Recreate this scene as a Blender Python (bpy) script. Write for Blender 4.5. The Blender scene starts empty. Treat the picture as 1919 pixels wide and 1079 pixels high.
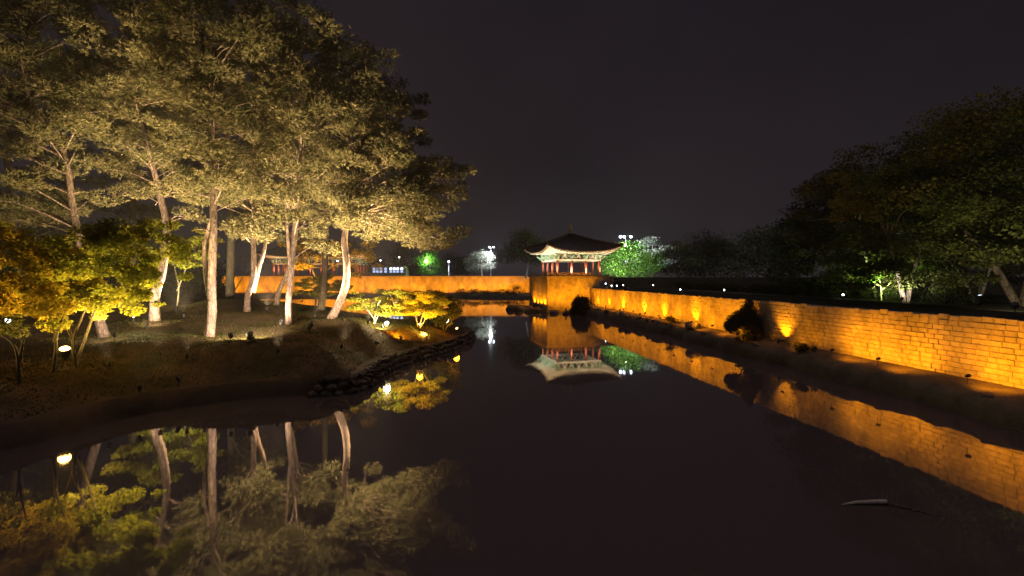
import bpy, bmesh, math, random
import numpy as np
from mathutils import Vector, Matrix, Quaternion

random.seed(7)
rng = np.random.default_rng(11)
sc = bpy.context.scene
COL = sc.collection
EYE = 5.2            # eye height above the pond water (z = 0)
FPX = 850.0          # focal length in pixels of the 1919 wide photograph
R = math.radians

# ------------------------------------------------------------------ camera
cam_d = bpy.data.cameras.new('camera')
cam_d.sensor_width = 36.0
cam_d.lens = FPX / 1919 * 36
cam_d.shift_y = -19.5 / 1919
cam_d.clip_end = 4000
cam = bpy.data.objects.new('camera', cam_d)
cam.location = (0, 0, EYE)
cam.rotation_euler = (R(90), 0, 0)
COL.objects.link(cam)
sc.camera = cam

# ------------------------------------------------------------------ night sky
world = bpy.data.worlds.new('World')
sc.world = world
world.use_nodes = True
wn, wl = world.node_tree.nodes, world.node_tree.links
bg = wn['Background']
tc = wn.new('ShaderNodeTexCoord')
sep = wn.new('ShaderNodeSeparateXYZ')
wl.new(tc.outputs['Generated'], sep.inputs[0])
rmp = wn.new('ShaderNodeValToRGB')
rmp.color_ramp.elements[0].position = 0.0
rmp.color_ramp.elements[0].color = (0.0205, 0.0155, 0.0180, 1)
rmp.color_ramp.elements[1].position = 0.75
rmp.color_ramp.elements[1].color = (0.0108, 0.0086, 0.0132, 1)
wl.new(sep.outputs['Z'], rmp.inputs[0])
nz = wn.new('ShaderNodeTexNoise')
nz.inputs['Scale'].default_value = 2.4
nz.inputs['Detail'].default_value = 4
wl.new(tc.outputs['Generated'], nz.inputs['Vector'])
mr = wn.new('ShaderNodeMapRange')
mr.inputs[1].default_value = 0.35
mr.inputs[2].default_value = 0.75
mr.inputs[3].default_value = 0.76
mr.inputs[4].default_value = 1.16
wl.new(nz.outputs['Fac'], mr.inputs[0])
mx = wn.new('ShaderNodeVectorMath')
mx.operation = 'SCALE'
wl.new(rmp.outputs[0], mx.inputs[0])
wl.new(mr.outputs[0], mx.inputs['Scale'])
wl.new(mx.outputs[0], bg.inputs['Color'])
bg.inputs['Strength'].default_value = 1.0

# the glow of the cloudy night sky (very weak and wide)
sun_d = bpy.data.lights.new('night_glow', 'SUN')
sun_d.energy = 0.42
sun_d.angle = R(80)
sun_d.color = (1.0, 0.84, 0.90)
sun = bpy.data.objects.new('night_glow', sun_d)
sun.rotation_euler = (R(-12), R(8), 0)
COL.objects.link(sun)

sc.view_settings.view_transform = 'Standard'
sc.view_settings.look = 'None'
sc.view_settings.exposure = 0.0
sc.view_settings.gamma = 1.0
sc.view_settings.use_curve_mapping = False
sc.render.engine = 'CYCLES'
sc.cycles.use_denoising = True
sc.cycles.max_bounces = 5
sc.cycles.diffuse_bounces = 2
sc.cycles.glossy_bounces = 3
sc.cycles.transmission_bounces = 2
sc.cycles.transparent_max_bounces = 4
sc.cycles.sample_clamp_indirect = 4.0
sc.cycles.sample_clamp_direct = 0.0
sc.cycles.caustics_reflective = False
sc.cycles.caustics_refractive = False

SODIUM = (1.0, 0.322, 0.003)
AMBER = (1.0, 0.67, 0.34)
WARM = (1.0, 0.70, 0.46)
WHITE = (0.86, 0.93, 1.0)
GREENISH = (0.62, 1.0, 0.50)

# ------------------------------------------------------------------ helpers
def at(x, y, d):
    """world point seen at photo pixel x, y when it lies d metres ahead"""
    return Vector(((x - 959.5) / FPX * d, d, EYE - (y - 520.0) / FPX * d))


class MB:
    """collects shapes and links them as ONE mesh object"""
    def __init__(self):
        self.v, self.f, self.n = [], [], 0

    def add(self, verts, faces):
        verts = np.asarray(verts, dtype=np.float64).reshape(-1, 3)
        self.v.append(verts)
        n = self.n
        self.f.extend([tuple(i + n for i in f) for f in faces])
        self.n += len(verts)

    def box(self, c, s, rz=0.0, rx=0.0, ry=0.0):
        hx, hy, hz = s[0] / 2, s[1] / 2, s[2] / 2
        vs = [Vector((sx * hx, sy * hy, sz * hz)) for sx in (-1, 1) for sy in (-1, 1) for sz in (-1, 1)]
        m = Matrix.Rotation(rz, 3, 'Z') @ Matrix.Rotation(ry, 3, 'Y') @ Matrix.Rotation(rx, 3, 'X')
        c = Vector(c)
        self.add([tuple(m @ v + c) for v in vs],
                 [(0, 1, 3, 2), (4, 6, 7, 5), (0, 4, 5, 1), (2, 3, 7, 6), (0, 2, 6, 4), (1, 5, 7, 3)])

    def beam(self, a, b, w, h):
        """box of section w x h from a to b"""
        a, b = Vector(a), Vector(b)
        d = (b - a).normalized()
        up = Vector((0, 0, 1)) if abs(d.z) < 0.95 else Vector((0, 1, 0))
        s = d.cross(up).normalized() * (w / 2)
        u = s.cross(d).normalized() * (h / 2)
        vs = [p + i * s + j * u for p in (a, b) for i in (-1, 1) for j in (-1, 1)]
        self.add([tuple(v) for v in vs],
                 [(0, 1, 3, 2), (4, 6, 7, 5), (0, 4, 5, 1), (2, 3, 7, 6), (0, 2, 6, 4), (1, 5, 7, 3)])

    def tube(self, pts, rad, n=8, cap=True, rough=0.0):
        pts = [Vector(p) for p in pts]
        k = len(pts)
        vs, fs = [], []
        ref = Vector((0.3, 1, 0.1)).normalized()
        for i in range(k):
            t = (pts[min(i + 1, k - 1)] - pts[max(i - 1, 0)])
            t = t.normalized() if t.length > 1e-9 else Vector((0, 0, 1))
            a = t.cross(ref)
            a = a.normalized() if a.length > 1e-3 else t.cross(Vector((1, 0, 0))).normalized()
            b = t.cross(a)
            for j in range(n):
                an = 2 * math.pi * j / n
                r = rad[i] * (1 + rough * (random.random() - 0.5))
                vs.append(tuple(pts[i] + (a * math.cos(an) + b * math.sin(an)) * r))
        for i in range(k - 1):
            for j in range(n):
                j2 = (j + 1) % n
                fs.append((i * n + j, i * n + j2, (i + 1) * n + j2, (i + 1) * n + j))
        if cap:
            fs.append(tuple(range(n - 1, -1, -1)))
            fs.append(tuple(range((k - 1) * n, k * n)))
        self.add(vs, fs)

    def lathe(self, prof, n=12, c=(0, 0, 0)):
        vs, fs = [], []
        for r, z in prof:
            for j in range(n):
                an = 2 * math.pi * j / n
                vs.append((c[0] + r * math.cos(an), c[1] + r * math.sin(an), c[2] + z))
        for i in range(len(prof) - 1):
            for j in range(n):
                j2 = (j + 1) % n
                fs.append((i * n + j, i * n + j2, (i + 1) * n + j2, (i + 1) * n + j))
        fs.append(tuple(range(n - 1, -1, -1)))
        fs.append(tuple(range((len(prof) - 1) * n, len(prof) * n)))
        self.add(vs, fs)

    def mesh(self, name, mat, smooth=False):
        me = bpy.data.meshes.new(name)
        v = np.concatenate(self.v) if self.v else np.zeros((0, 3))
        me.from_pydata([], [], []) if False else None
        me.from_pydata(v.tolist(), [], self.f)
        if mat:
            me.materials.append(mat)
        if smooth:
            me.polygons.foreach_set('use_smooth', [True] * len(me.polygons))
        me.update()
        return me

    def build(self, name, mat, parent=None, smooth=False):
        return link(name, self.mesh(name, mat, smooth), parent)


def link(name, me, parent=None, loc=None):
    o = bpy.data.objects.new(name, me)
    COL.objects.link(o)
    if parent:
        o.parent = parent
    if loc is not None:
        o.location = loc
    return o


def tri_mesh(name, verts, mat, k=3):
    """fast mesh out of loose k-gons; verts is (n*k, 3)"""
    n = len(verts) // k
    me = bpy.data.meshes.new(name)
    me.vertices.add(n * k)
    me.vertices.foreach_set('co', np.ascontiguousarray(verts, dtype=np.float32).ravel())
    me.loops.add(n * k)
    me.loops.foreach_set('vertex_index', np.arange(n * k, dtype=np.int32))
    me.polygons.add(n)
    me.polygons.foreach_set('loop_start', np.arange(0, n * k, k, dtype=np.int32))
    me.polygons.foreach_set('loop_total', np.full(n, k, dtype=np.int32))
    me.materials.append(mat)
    me.update(calc_edges=True)
    return me


def thing(name, label, cat, loc=(0, 0, 0), rz=0.0, group=None):
    o = bpy.data.objects.new(name, None)
    o.empty_display_size = 0.3
    COL.objects.link(o)
    o.location = loc
    o.rotation_euler = (0, 0, rz)
    return tag(o, label, cat, group)


def tag(o, label=None, cat=None, group=None, kind=None):
    if label:
        o['label'] = label
    if cat:
        o['category'] = cat
    if group:
        o['group'] = group
    if kind:
        o['kind'] = kind
    return o


# ------------------------------------------------------------------ materials
def new_mat(name):
    m = bpy.data.materials.new(name)
    m.use_nodes = True
    nt = m.node_tree
    return m, nt.nodes, nt.links, nt.nodes['Principled BSDF']


def mottled(name, c1, c2, scale=4.0, rough=0.85, bump=0.0, bscale=20.0, island=0.0, stretch=None, c3=None, spec=0.3, stain=0.0, plates=0.0):
    """two or three colours mixed by noise; island: spread of brightness between separate pieces"""
    m, n, l, p = new_mat(name)
    tc = n.new('ShaderNodeTexCoord')
    vec = tc.outputs['Object']
    if stretch:
        mp = n.new('ShaderNodeMapping')
        mp.inputs['Scale'].default_value = stretch
        l.new(vec, mp.inputs[0])
        vec = mp.outputs[0]
    t = n.new('ShaderNodeTexNoise')
    t.inputs['Scale'].default_value = scale
    t.inputs['Detail'].default_value = 6
    t.inputs['Roughness'].default_value = 0.65
    l.new(vec, t.inputs['Vector'])
    r = n.new('ShaderNodeValToRGB')
    r.color_ramp.elements[0].position = 0.33
    r.color_ramp.elements[0].color = (*c1, 1)
    r.color_ramp.elements[1].position = 0.67
    r.color_ramp.elements[1].color = (*c2, 1)
    if c3:
        e = r.color_ramp.elements.new(0.85)
        e.color = (*c3, 1)
    l.new(t.outputs['Fac'], r.inputs[0])
    out = r.outputs[0]
    if island:
        g = n.new('ShaderNodeNewGeometry')
        oi = n.new('ShaderNodeObjectInfo')
        ad = n.new('ShaderNodeMath')
        ad.operation = 'ADD'
        l.new(g.outputs['Random Per Island'], ad.inputs[0])
        l.new(oi.outputs['Random'], ad.inputs[1])
        fr = n.new('ShaderNodeMath')
        fr.operation = 'FRACT'
        l.new(ad.outputs[0], fr.inputs[0])
        k = n.new('ShaderNodeMapRange')
        k.inputs[3].default_value = 1 - island
        k.inputs[4].default_value = 1 + island
        l.new(fr.outputs[0], k.inputs[0])
        vm = n.new('ShaderNodeVectorMath')
        vm.operation = 'SCALE'
        l.new(out, vm.inputs[0])
        l.new(k.outputs[0], vm.inputs['Scale'])
        out = vm.outputs[0]
    if plates:                      # bark plates with dark cracks between them
        vo = n.new('ShaderNodeTexVoronoi')
        vo.feature = 'DISTANCE_TO_EDGE'
        vo.inputs['Scale'].default_value = 9.0
        l.new(vec, vo.inputs['Vector'])
        kp = n.new('ShaderNodeMapRange')
        kp.inputs[1].default_value = 0.0
        kp.inputs[2].default_value = 0.16
        kp.inputs[3].default_value = 1 - plates
        kp.inputs[4].default_value = 1.0
        l.new(vo.outputs['Distance'], kp.inputs[0])
        vp = n.new('ShaderNodeVectorMath')
        vp.operation = 'SCALE'
        l.new(out, vp.inputs[0])
        l.new(kp.outputs[0], vp.inputs['Scale'])
        out = vp.outputs[0]
    if stain:                       # weather stains that run down the face, and moss towards no particular side
        gp = n.new('ShaderNodeNewGeometry')
        mp2 = n.new('ShaderNodeMapping')
        mp2.inputs['Scale'].default_value = (0.55, 0.55, 0.33)
        l.new(gp.outputs['Position'], mp2.inputs[0])
        t3 = n.new('ShaderNodeTexNoise')
        t3.inputs['Scale'].default_value = 1.0
        t3.inputs['Detail'].default_value = 7
        t3.inputs['Roughness'].default_value = 0.7
        l.new(mp2.outputs[0], t3.inputs['Vector'])
        k2 = n.new('ShaderNodeMapRange')
        k2.inputs[1].default_value = 0.40
        k2.inputs[2].default_value = 0.60
        k2.inputs[3].default_value = 1 - stain
        k2.inputs[4].default_value = 1.06
        l.new(t3.outputs['Fac'], k2.inputs[0])
        vm2 = n.new('ShaderNodeVectorMath')
        vm2.operation = 'SCALE'
        l.new(out, vm2.inputs[0])
        l.new(k2.outputs[0], vm2.inputs['Scale'])
        out = vm2.outputs[0]
    l.new(out, p.inputs['Base Color'])
    p.inputs['Roughness'].default_value = rough
    p.inputs['Specular IOR Level'].default_value = spec
    if bump:
        t2 = n.new('ShaderNodeTexNoise')
        t2.inputs['Scale'].default_value = bscale
        t2.inputs['Detail'].default_value = 5
        l.new(vec, t2.inputs['Vector'])
        b = n.new('ShaderNodeBump')
        b.inputs['Strength'].default_value = bump
        b.inputs['Distance'].default_value = 0.05
        l.new(t2.outputs['Fac'], b.inputs['Height'])
        l.new(b.outputs[0], p.inputs['Normal'])
    return m


def leafy(name, cols, transl=0.35, nscale=0.9):
    """leaves: colour by island and by clump noise, part of the light passes through"""
    m, n, l, p = new_mat(name)
    out = [x for x in n if x.type == 'OUTPUT_MATERIAL'][0]
    n.remove(p)
    g = n.new('ShaderNodeNewGeometry')
    tc = n.new('ShaderNodeTexCoord')
    t = n.new('ShaderNodeTexNoise')
    t.inputs['Scale'].default_value = nscale
    t.inputs['Detail'].default_value = 3
    l.new(tc.outputs['Object'], t.inputs['Vector'])
    mixf = n.new('ShaderNodeMath')
    mixf.operation = 'MULTIPLY_ADD'
    l.new(g.outputs['Random Per Island'], mixf.inputs[0])
    mixf.inputs[1].default_value = 0.5
    sub = n.new('ShaderNodeMath')
    sub.operation = 'MULTIPLY_ADD'
    l.new(t.outputs['Fac'], sub.inputs[0])
    sub.inputs[1].default_value = 1.4
    sub.inputs[2].default_value = -0.45
    l.new(sub.outputs[0], mixf.inputs[2])
    r = n.new('ShaderNodeValToRGB')
    els = r.color_ramp.elements
    els[0].color = (*cols[0], 1)
    els[1].color = (*cols[-1], 1)
    for i, c in enumerate(cols[1:-1]):
        e = els.new((i + 1) / (len(cols) - 1))
        e.color = (*c, 1)
    l.new(mixf.outputs[0], r.inputs[0])
    d = n.new('ShaderNodeBsdfDiffuse')
    tr = n.new('ShaderNodeBsdfTranslucent')
    l.new(r.outputs[0], d.inputs[0])
    l.new(r.outputs[0], tr.inputs[0])
    mix = n.new('ShaderNodeMixShader')
    mix.inputs[0].default_value = transl
    l.new(d.outputs[0], mix.inputs[1])
    l.new(tr.outputs[0], mix.inputs[2])
    l.new(mix.outputs[0], out.inputs[0])
    return m


def glow(name, col, strength):
    m, n, l, p = new_mat(name)
    p.inputs['Base Color'].default_value = (0.02, 0.02, 0.02, 1)
    p.inputs['Emission Color'].default_value = (*col, 1)
    p.inputs['Emission Strength'].default_value = strength
    m.cycles.emission_sampling = 'NONE'
    return m


def plain(name, col, rough=0.6, metal=0.0):
    return mottled(name, tuple(c * 0.85 for c in col), tuple(min(1, c * 1.12) for c in col), 9.0, rough)


M_block = mottled('wall_stone', (0.29, 0.25, 0.205), (0.43, 0.375, 0.305), 1.6, 0.9, 0.6, 16, island=0.13, c3=(0.25, 0.22, 0.18), stain=0.42)
M_mortar = mottled('mortar', (0.14, 0.118, 0.095), (0.22, 0.185, 0.15), 6, 0.95)
M_concrete = mottled('panel_concrete', (0.30, 0.26, 0.21), (0.44, 0.385, 0.31), 0.8, 0.9, 0.25, 8, stretch=(1, 1, 0.35), island=0.08, stain=0.4)
M_cap = mottled('coping_stone', (0.22, 0.19, 0.16), (0.34, 0.3, 0.25), 2, 0.9, 0.3, 14)
M_rock = mottled('boulder_stone', (0.07, 0.06, 0.05), (0.19, 0.165, 0.14), 2.2, 0.92, 0.7, 7, island=0.15, c3=(0.25, 0.23, 0.2))
M_revet = mottled('revetment_stone', (0.07, 0.056, 0.052), (0.125, 0.10, 0.09), 3, 0.95, 0.6, 9, island=0.25, spec=0.05)
M_lawn = mottled('lawn_soil', (0.036, 0.033, 0.019), (0.125, 0.078, 0.058), 0.55, 0.97, 0.9, 24, c3=(0.16, 0.10, 0.076), spec=0.05)
M_bank = mottled('bank_soil', (0.08, 0.066, 0.045), (0.15, 0.12, 0.085), 1.1, 0.97, 0.9, 14, spec=0.05)
M_park = mottled('park_ground', (0.018, 0.018, 0.012), (0.04, 0.036, 0.026), 0.3, 0.97, 0.3, 6, spec=0.0)
M_path = mottled('path_paving', (0.05, 0.046, 0.042), (0.09, 0.082, 0.076), 1.0, 0.9, spec=0.05)
M_bed = mottled('pond_bed', (0.03, 0.025, 0.02), (0.06, 0.05, 0.04), 0.6, 0.95)
M_bark = mottled('pine_bark', (0.12, 0.082, 0.062), (0.32, 0.25, 0.205), 5.0, 0.92, 1.0, 13, stretch=(1, 1, 0.28), c3=(0.40, 0.32, 0.27), plates=0.65)
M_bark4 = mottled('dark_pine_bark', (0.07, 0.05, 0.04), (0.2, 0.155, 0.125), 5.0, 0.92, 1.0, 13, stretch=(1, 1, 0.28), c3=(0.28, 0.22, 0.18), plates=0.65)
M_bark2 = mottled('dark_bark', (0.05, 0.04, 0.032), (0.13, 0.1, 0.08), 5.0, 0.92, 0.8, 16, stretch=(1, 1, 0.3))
M_bark3 = mottled('pale_bark', (0.3, 0.26, 0.22), (0.52, 0.46, 0.4), 4.0, 0.9, 0.6, 14, stretch=(1, 1, 0.4))
M_needle = leafy('pine_needles', [(0.045, 0.052, 0.024), (0.095, 0.092, 0.045), (0.165, 0.138, 0.076)], 0.16, 0.8)
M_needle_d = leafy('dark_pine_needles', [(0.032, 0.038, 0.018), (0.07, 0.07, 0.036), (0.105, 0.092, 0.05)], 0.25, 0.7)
M_maple = leafy('maple_leaves', [(0.11, 0.13, 0.020), (0.24, 0.23, 0.030), (0.36, 0.30, 0.045)], 0.5, 1.2)
M_gold = leafy('golden_leaves', [(0.14, 0.105, 0.014), (0.30, 0.22, 0.026), (0.42, 0.33, 0.05)], 0.5, 1.2)
M_green = leafy('green_leaves', [(0.05, 0.11, 0.020), (0.1, 0.2, 0.035), (0.17, 0.26, 0.06)], 0.4, 0.8)
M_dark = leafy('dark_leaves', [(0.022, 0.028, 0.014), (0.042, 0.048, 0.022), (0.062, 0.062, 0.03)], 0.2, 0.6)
M_olive = leafy('olive_leaves', [(0.035, 0.042, 0.014), (0.07, 0.075, 0.024), (0.11, 0.10, 0.035)], 0.3, 0.6)
M_olive2 = leafy('park_leaves', [(0.05, 0.065, 0.018), (0.10, 0.115, 0.032), (0.15, 0.15, 0.05)], 0.4, 0.6)
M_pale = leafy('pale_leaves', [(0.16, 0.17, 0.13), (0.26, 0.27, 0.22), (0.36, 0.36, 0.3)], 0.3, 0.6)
M_grass = leafy('grass_blades', [(0.035, 0.045, 0.012), (0.065, 0.07, 0.02), (0.12, 0.085, 0.04)], 0.25, 0.5)
M_red = mottled('red_paint', (0.42, 0.10, 0.06), (0.55, 0.15, 0.09), 3, 0.55, 0.1, 20)
M_cream = mottled('cream_paint', (0.46, 0.42, 0.31), (0.62, 0.57, 0.44), 3, 0.6)
M_jade = mottled('jade_paint', (0.20, 0.33, 0.22), (0.42, 0.52, 0.36), 7, 0.6, c3=(0.55, 0.5, 0.36))
M_soffit = mottled('soffit_paint', (0.10, 0.15, 0.10), (0.2, 0.25, 0.17), 5, 0.7)
M_tile = mottled('roof_tile', (0.035, 0.03, 0.03), (0.085, 0.075, 0.07), 4, 0.75, 0.4, 12)
M_fascia = mottled('tile_end_clay', (0.28, 0.22, 0.16), (0.45, 0.36, 0.28), 8, 0.8)
M_wood = mottled('dark_wood', (0.05, 0.032, 0.022), (0.1, 0.065, 0.045), 5, 0.8, 0.3, 18)
M_metal = plain('lamp_housing', (0.03, 0.03, 0.032), 0.45)
M_steel = plain('pole_steel', (0.30, 0.31, 0.33), 0.4)
M_lens_o = glow('amber_lens', (1.0, 0.62, 0.16), 14)
M_lens_w = glow('white_lens', (0.95, 0.93, 1.0), 12)
M_lens_c = glow('cool_lens', (0.75, 0.88, 1.0), 22)
M_lens_g = glow('green_lens', (0.35, 1.0, 0.15), 6)
M_window = glow('lit_window', (0.45, 0.6, 1.0), 1.1)
M_window2 = glow('bright_window', (0.8, 0.85, 1.0), 2.6)


def water_material():
    m, n, l, p = new_mat('pond_water')
    p.inputs['Base Color'].default_value = (0.072, 0.053, 0.053, 1)
    p.inputs['Roughness'].default_value = 0.03
    p.inputs['IOR'].default_value = 1.50
    tc = n.new('ShaderNodeTexCoord')
    t = n.new('ShaderNodeTexNoise')
    t.inputs['Scale'].default_value = 1.1
    t.inputs['Detail'].default_value = 3
    l.new(tc.outputs['Object'], t.inputs['Vector'])
    t2 = n.new('ShaderNodeTexNoise')
    t2.inputs['Scale'].default_value = 0.12
    t2.inputs['Detail'].default_value = 2
    l.new(tc.outputs['Object'], t2.inputs['Vector'])
    mu = n.new('ShaderNodeMath')
    mu.operation = 'MULTIPLY'
    l.new(t.outputs['Fac'], mu.inputs[0])
    l.new(t2.outputs['Fac'], mu.inputs[1])
    b = n.new('ShaderNodeBump')
    b.inputs['Strength'].default_value = 0.06
    b.inputs['Distance'].default_value = 0.05
    l.new(mu.outputs[0], b.inputs['Height'])
    l.new(b.outputs[0], p.inputs['Normal'])
    return m


M_water = water_material()

# ------------------------------------------------------------------ the setting
def wall_x(y):
    """the long stone wall on the right runs along this line"""
    return 21.32 - 0.1316 * y


WALL_DIR = Vector((-0.1316, 1, 0)).normalized()
WALL_OUT = Vector((-WALL_DIR.y, WALL_DIR.x, 0))      # towards the pond
PAV = Vector((9.46, 73.7, 5.44))
PAV_RZ = R(14.8)
PU = Vector((math.cos(PAV_RZ), math.sin(PAV_RZ), 0))
PV = Vector((-math.sin(PAV_RZ), math.cos(PAV_RZ), 0))


def sheet(name, pts, mat, kind='structure'):
    mb = MB()
    mb.add(pts, [tuple(range(len(pts)))])
    return tag(mb.build(name, mat), kind=kind)


sheet('ground', [(-700, -250, -1.4), (700, -250, -1.4), (700, 900, -1.4), (-700, 900, -1.4)], M_bed)
sheet('pond_water', [(-170, -40, 0), (27, -40, 0), (14, 71, 0), (6, 129, 0), (-170, 129, 0)], M_water)

mb = MB()
w0, w1 = 0.45, 0.45
mb.add([(wall_x(-40) + .4, -40, 3.5), (600, -40, 3.5), (600, 66, 3.5), (wall_x(66) + .4, 66, 3.5),
        (600, 90, 5.25), (10.0, 88, 5.25), (wall_x(69.4) + .4, 69.6, 3.55),
        (600, 890, 5.25), (6.3, 128.6, 5.25), (6.3, 890, 5.25), (4.5, 77.5, 5.25),
        (-690, 128.6, 5.25), (-690, 890, 5.25), (16.5, 77, 5.25), (18.6, 71.6, 3.6)],
       [(0, 1, 2, 3), (3, 2, 14), (3, 14, 6), (2, 4, 13, 14), (13, 4, 5), (10, 13, 5, 8), (4, 7, 9, 8, 5), (11, 8, 9, 12)])
tag(mb.build('park_ground', M_park), kind='structure')
sheet('park_path', [(wall_x(10) + 9, 10, 3.506), (wall_x(10) + 14, 10, 3.506), (wall_x(64) + 14, 64, 3.506), (wall_x(64) + 9, 64, 3.506)], M_path)

# --- planted ledge at the foot of the right wall
mb = MB()
ny = 170
prof = [(-0.05, 1.06), (0.5, 1.02), (1.1, 0.93), (1.7, 0.78), (1.95, 0.55), (2.05, 0.1), (2.2, -0.5)]
vs, fs = [], []
for i in range(ny + 1):
    y = 2 + (69.6 - 2) * i / ny
    wide = 1.0 + 0.10 * math.sin(y * 0.9) + 0.05 * math.sin(y * 2.7 + 1) + (0.55 * max(0, (y - 55) / 14) ** 1.5)
    for j, (o, z) in enumerate(prof):
        dz = 0.05 * math.sin(y * 3.1 + j * 2) + 0.04 * math.sin(y * 7.7 + j) + random.uniform(-.02, .02)
        p = Vector((wall_x(y), y, 0)) + WALL_OUT * (o * (wide if o > 0 else 1) + random.uniform(-.03, .03) * (o > 0.2))
        vs.append((p.x, p.y, z + (dz if 0 < j < 5 else 0)))
k = len(prof)
for i in range(ny):
    for j in range(k - 1):
        fs.append((i * k + j, i * k + j + 1, (i + 1) * k + j + 1, (i + 1) * k + j))
mb.add(vs, fs)
tag(mb.build('wall_ledge', M_bank, smooth=True), kind='structure')

# --- planted ledge at the foot of the far wall
mb = MB()
vs, fs = [], []
nx = 120
for i in range(nx + 1):
    x = -84 + 91 * i / nx
    wid = 4.0 + 0.6 * math.sin(x * 0.3) + 10.0 / (1 + math.exp(-(x + 13) / 2.0))
    for o, z in [(0, 0.95), (1.5, 0.9), (wid - 0.7, 0.6), (wid, 0.15), (wid + 0.5, -0.4)]:
        vs.append((x, 128 - o, z + random.uniform(-.05, .05)))
for i in range(nx):
    for j in range(4):
        fs.append((i * 5 + j, (i + 1) * 5 + j, (i + 1) * 5 + j + 1, i * 5 + j + 1))
mb.add(vs, fs)
tag(mb.build('far_ledge', M_bank, smooth=True), kind='structure')

# --- the wooded bank on the left
SHORE = np.array([(-70, 3), (-40, 6), (-25, 9.5), (-18, 11.8), (-14.9, 14.0), (-14.5, 16.3), (-13.0, 18.1), (-11.3, 19.3),
                  (-9, 19.9), (-7.5, 20.3), (-6.9, 21.6), (-7.0, 24), (-6.5, 27), (-5.4, 30), (-4.3, 33), (-3.5, 36.5),
                  (-3.4, 39.5), (-4.6, 42), (-8, 43.5), (-13, 44), (-18, 46), (-26, 52), (-42, 70), (-60, 96), (-83, 129)], dtype=float)


def smooth_line(P, n=6):
    out = []
    for i in range(len(P) - 1):
        p0, p1, p2, p3 = P[max(i - 1, 0)], P[i], P[i + 1], P[min(i + 2, len(P) - 1)]
        for t in np.arange(n) / n:
            out.append(0.5 * (2 * p1 + (p2 - p0) * t + (2 * p0 - 5 * p1 + 4 * p2 - p3) * t * t + (3 * p1 - p0 - 3 * p2 + p3) * t ** 3))
    out.append(P[-1])
    return np.array(out)


SHORE_S = smooth_line(SHORE)
POLY = np.vstack([SHORE_S, [(-190, 131), (-190, 3)]])
CTRL = []
for px, py, d in [(195, 632, 24), (290, 601, 28), (392, 631, 24), (463, 584, 30), (541, 608, 27), (622, 596, 28.5), (518, 572, 34),
                  (725, 618, 31), (787, 612, 33), (856, 612, 36), (100, 694, 17.5), (40, 712, 17.0), (122, 668, 20), (250, 640, 22),
                  (450, 640, 22.5), (580, 625, 25), (330, 566, 38), (440, 560, 36), (560, 586, 35), (20, 600, 30), (150, 560, 36), (300, 690, 19.5),
                  (640, 600, 33), (700, 604, 37), (760, 604, 38), (560, 640, 22.5), (0, 540, 45), (250, 545, 46), (380, 570, 43)]:
    q = at(px, py, d)
    CTRL.append((q.x, q.y, q.z))
CTRL += [(-40, 14, 2.4), (-40, 40, 4.6), (-70, 30, 4.5), (-60, 10, 2.5), (-28, 13, 1.6), (-60, 60, 5), (-90, 90, 5.2), (-110, 125, 5.4), (-150, 70, 5), (-85, 120, 4.6)]
CTRL = np.array(CTRL)


def signed_dist(X, Y):
    pts = np.stack([X, Y], -1)
    best = np.full(X.shape, 1e9)
    inside = np.zeros(X.shape, bool)
    n = len(POLY)
    for i in range(n):
        a, b = POLY[i], POLY[(i + 1) % n]
        ab = b - a
        t = np.clip(((pts - a) @ ab) / (ab @ ab + 1e-12), 0, 1)
        if i < len(SHORE_S) - 1:
            best = np.minimum(best, np.hypot(*np.moveaxis(pts - a - t[..., None] * ab, -1, 0)))
        c = ((a[1] > Y) != (b[1] > Y)) & (X < (b[0] - a[0]) * (Y - a[1]) / (b[1] - a[1] + 1e-12) + a[0])
        inside ^= c
    return np.where(inside, best, -best)


def land_z(X, Y):
    X, Y = np.asarray(X, float), np.asarray(Y, float)
    s = signed_dist(X, Y)
    w = 0.0
    h = 0.0
    for cx, cy, cz in CTRL:
        q = 1.0 / ((X - cx) ** 2 + (Y - cy) ** 2 + 0.6) ** 1.6
        w = w + q
        h = h + q * cz
    H = h / w
    t = np.clip((s - 0.4) / 2.9, 0, 1)
    t = t * t * (3 - 2 * t)
    edge = np.clip((s + 0.25) / 0.65, 0, 1)
    base = -0.8 + 1.5 * edge
    und = 0.05 * np.sin(X * 1.3 + 1.7 * np.sin(Y * 0.7)) + 0.035 * np.sin(Y * 2.1 + X * 0.6)
    return base + t * (H - 0.7) + und * np.clip(s, 0, 1)


def lz(x, y):
    return float(land_z(np.array([x]), np.array([y]))[0])


gx = np.concatenate([np.arange(-175, -80, 4), np.arange(-80, -32, 1.6), np.arange(-32, -2.4, 0.3)])
gy = np.concatenate([np.arange(4, 50, 0.3), np.arange(50, 130, 1.6)])
GX, GY = np.meshgrid(gx, gy)
GZ = land_z(GX, GY)
idx = np.arange(GX.size).reshape(GX.shape)
keep = np.maximum.reduce([GZ[:-1, :-1], GZ[1:, :-1], GZ[:-1, 1:], GZ[1:, 1:]]) > -0.75
quads = np.stack([idx[:-1, :-1], idx[:-1, 1:], idx[1:, 1:], idx[1:, :-1]], -1)[keep]
mb = MB()
mb.add(np.stack([GX, GY, GZ], -1).reshape(-1, 3), [tuple(int(i) for i in q) for q in quads])
tag(mb.build('lawn_bank', M_lawn, smooth=True), kind='structure')

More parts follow.
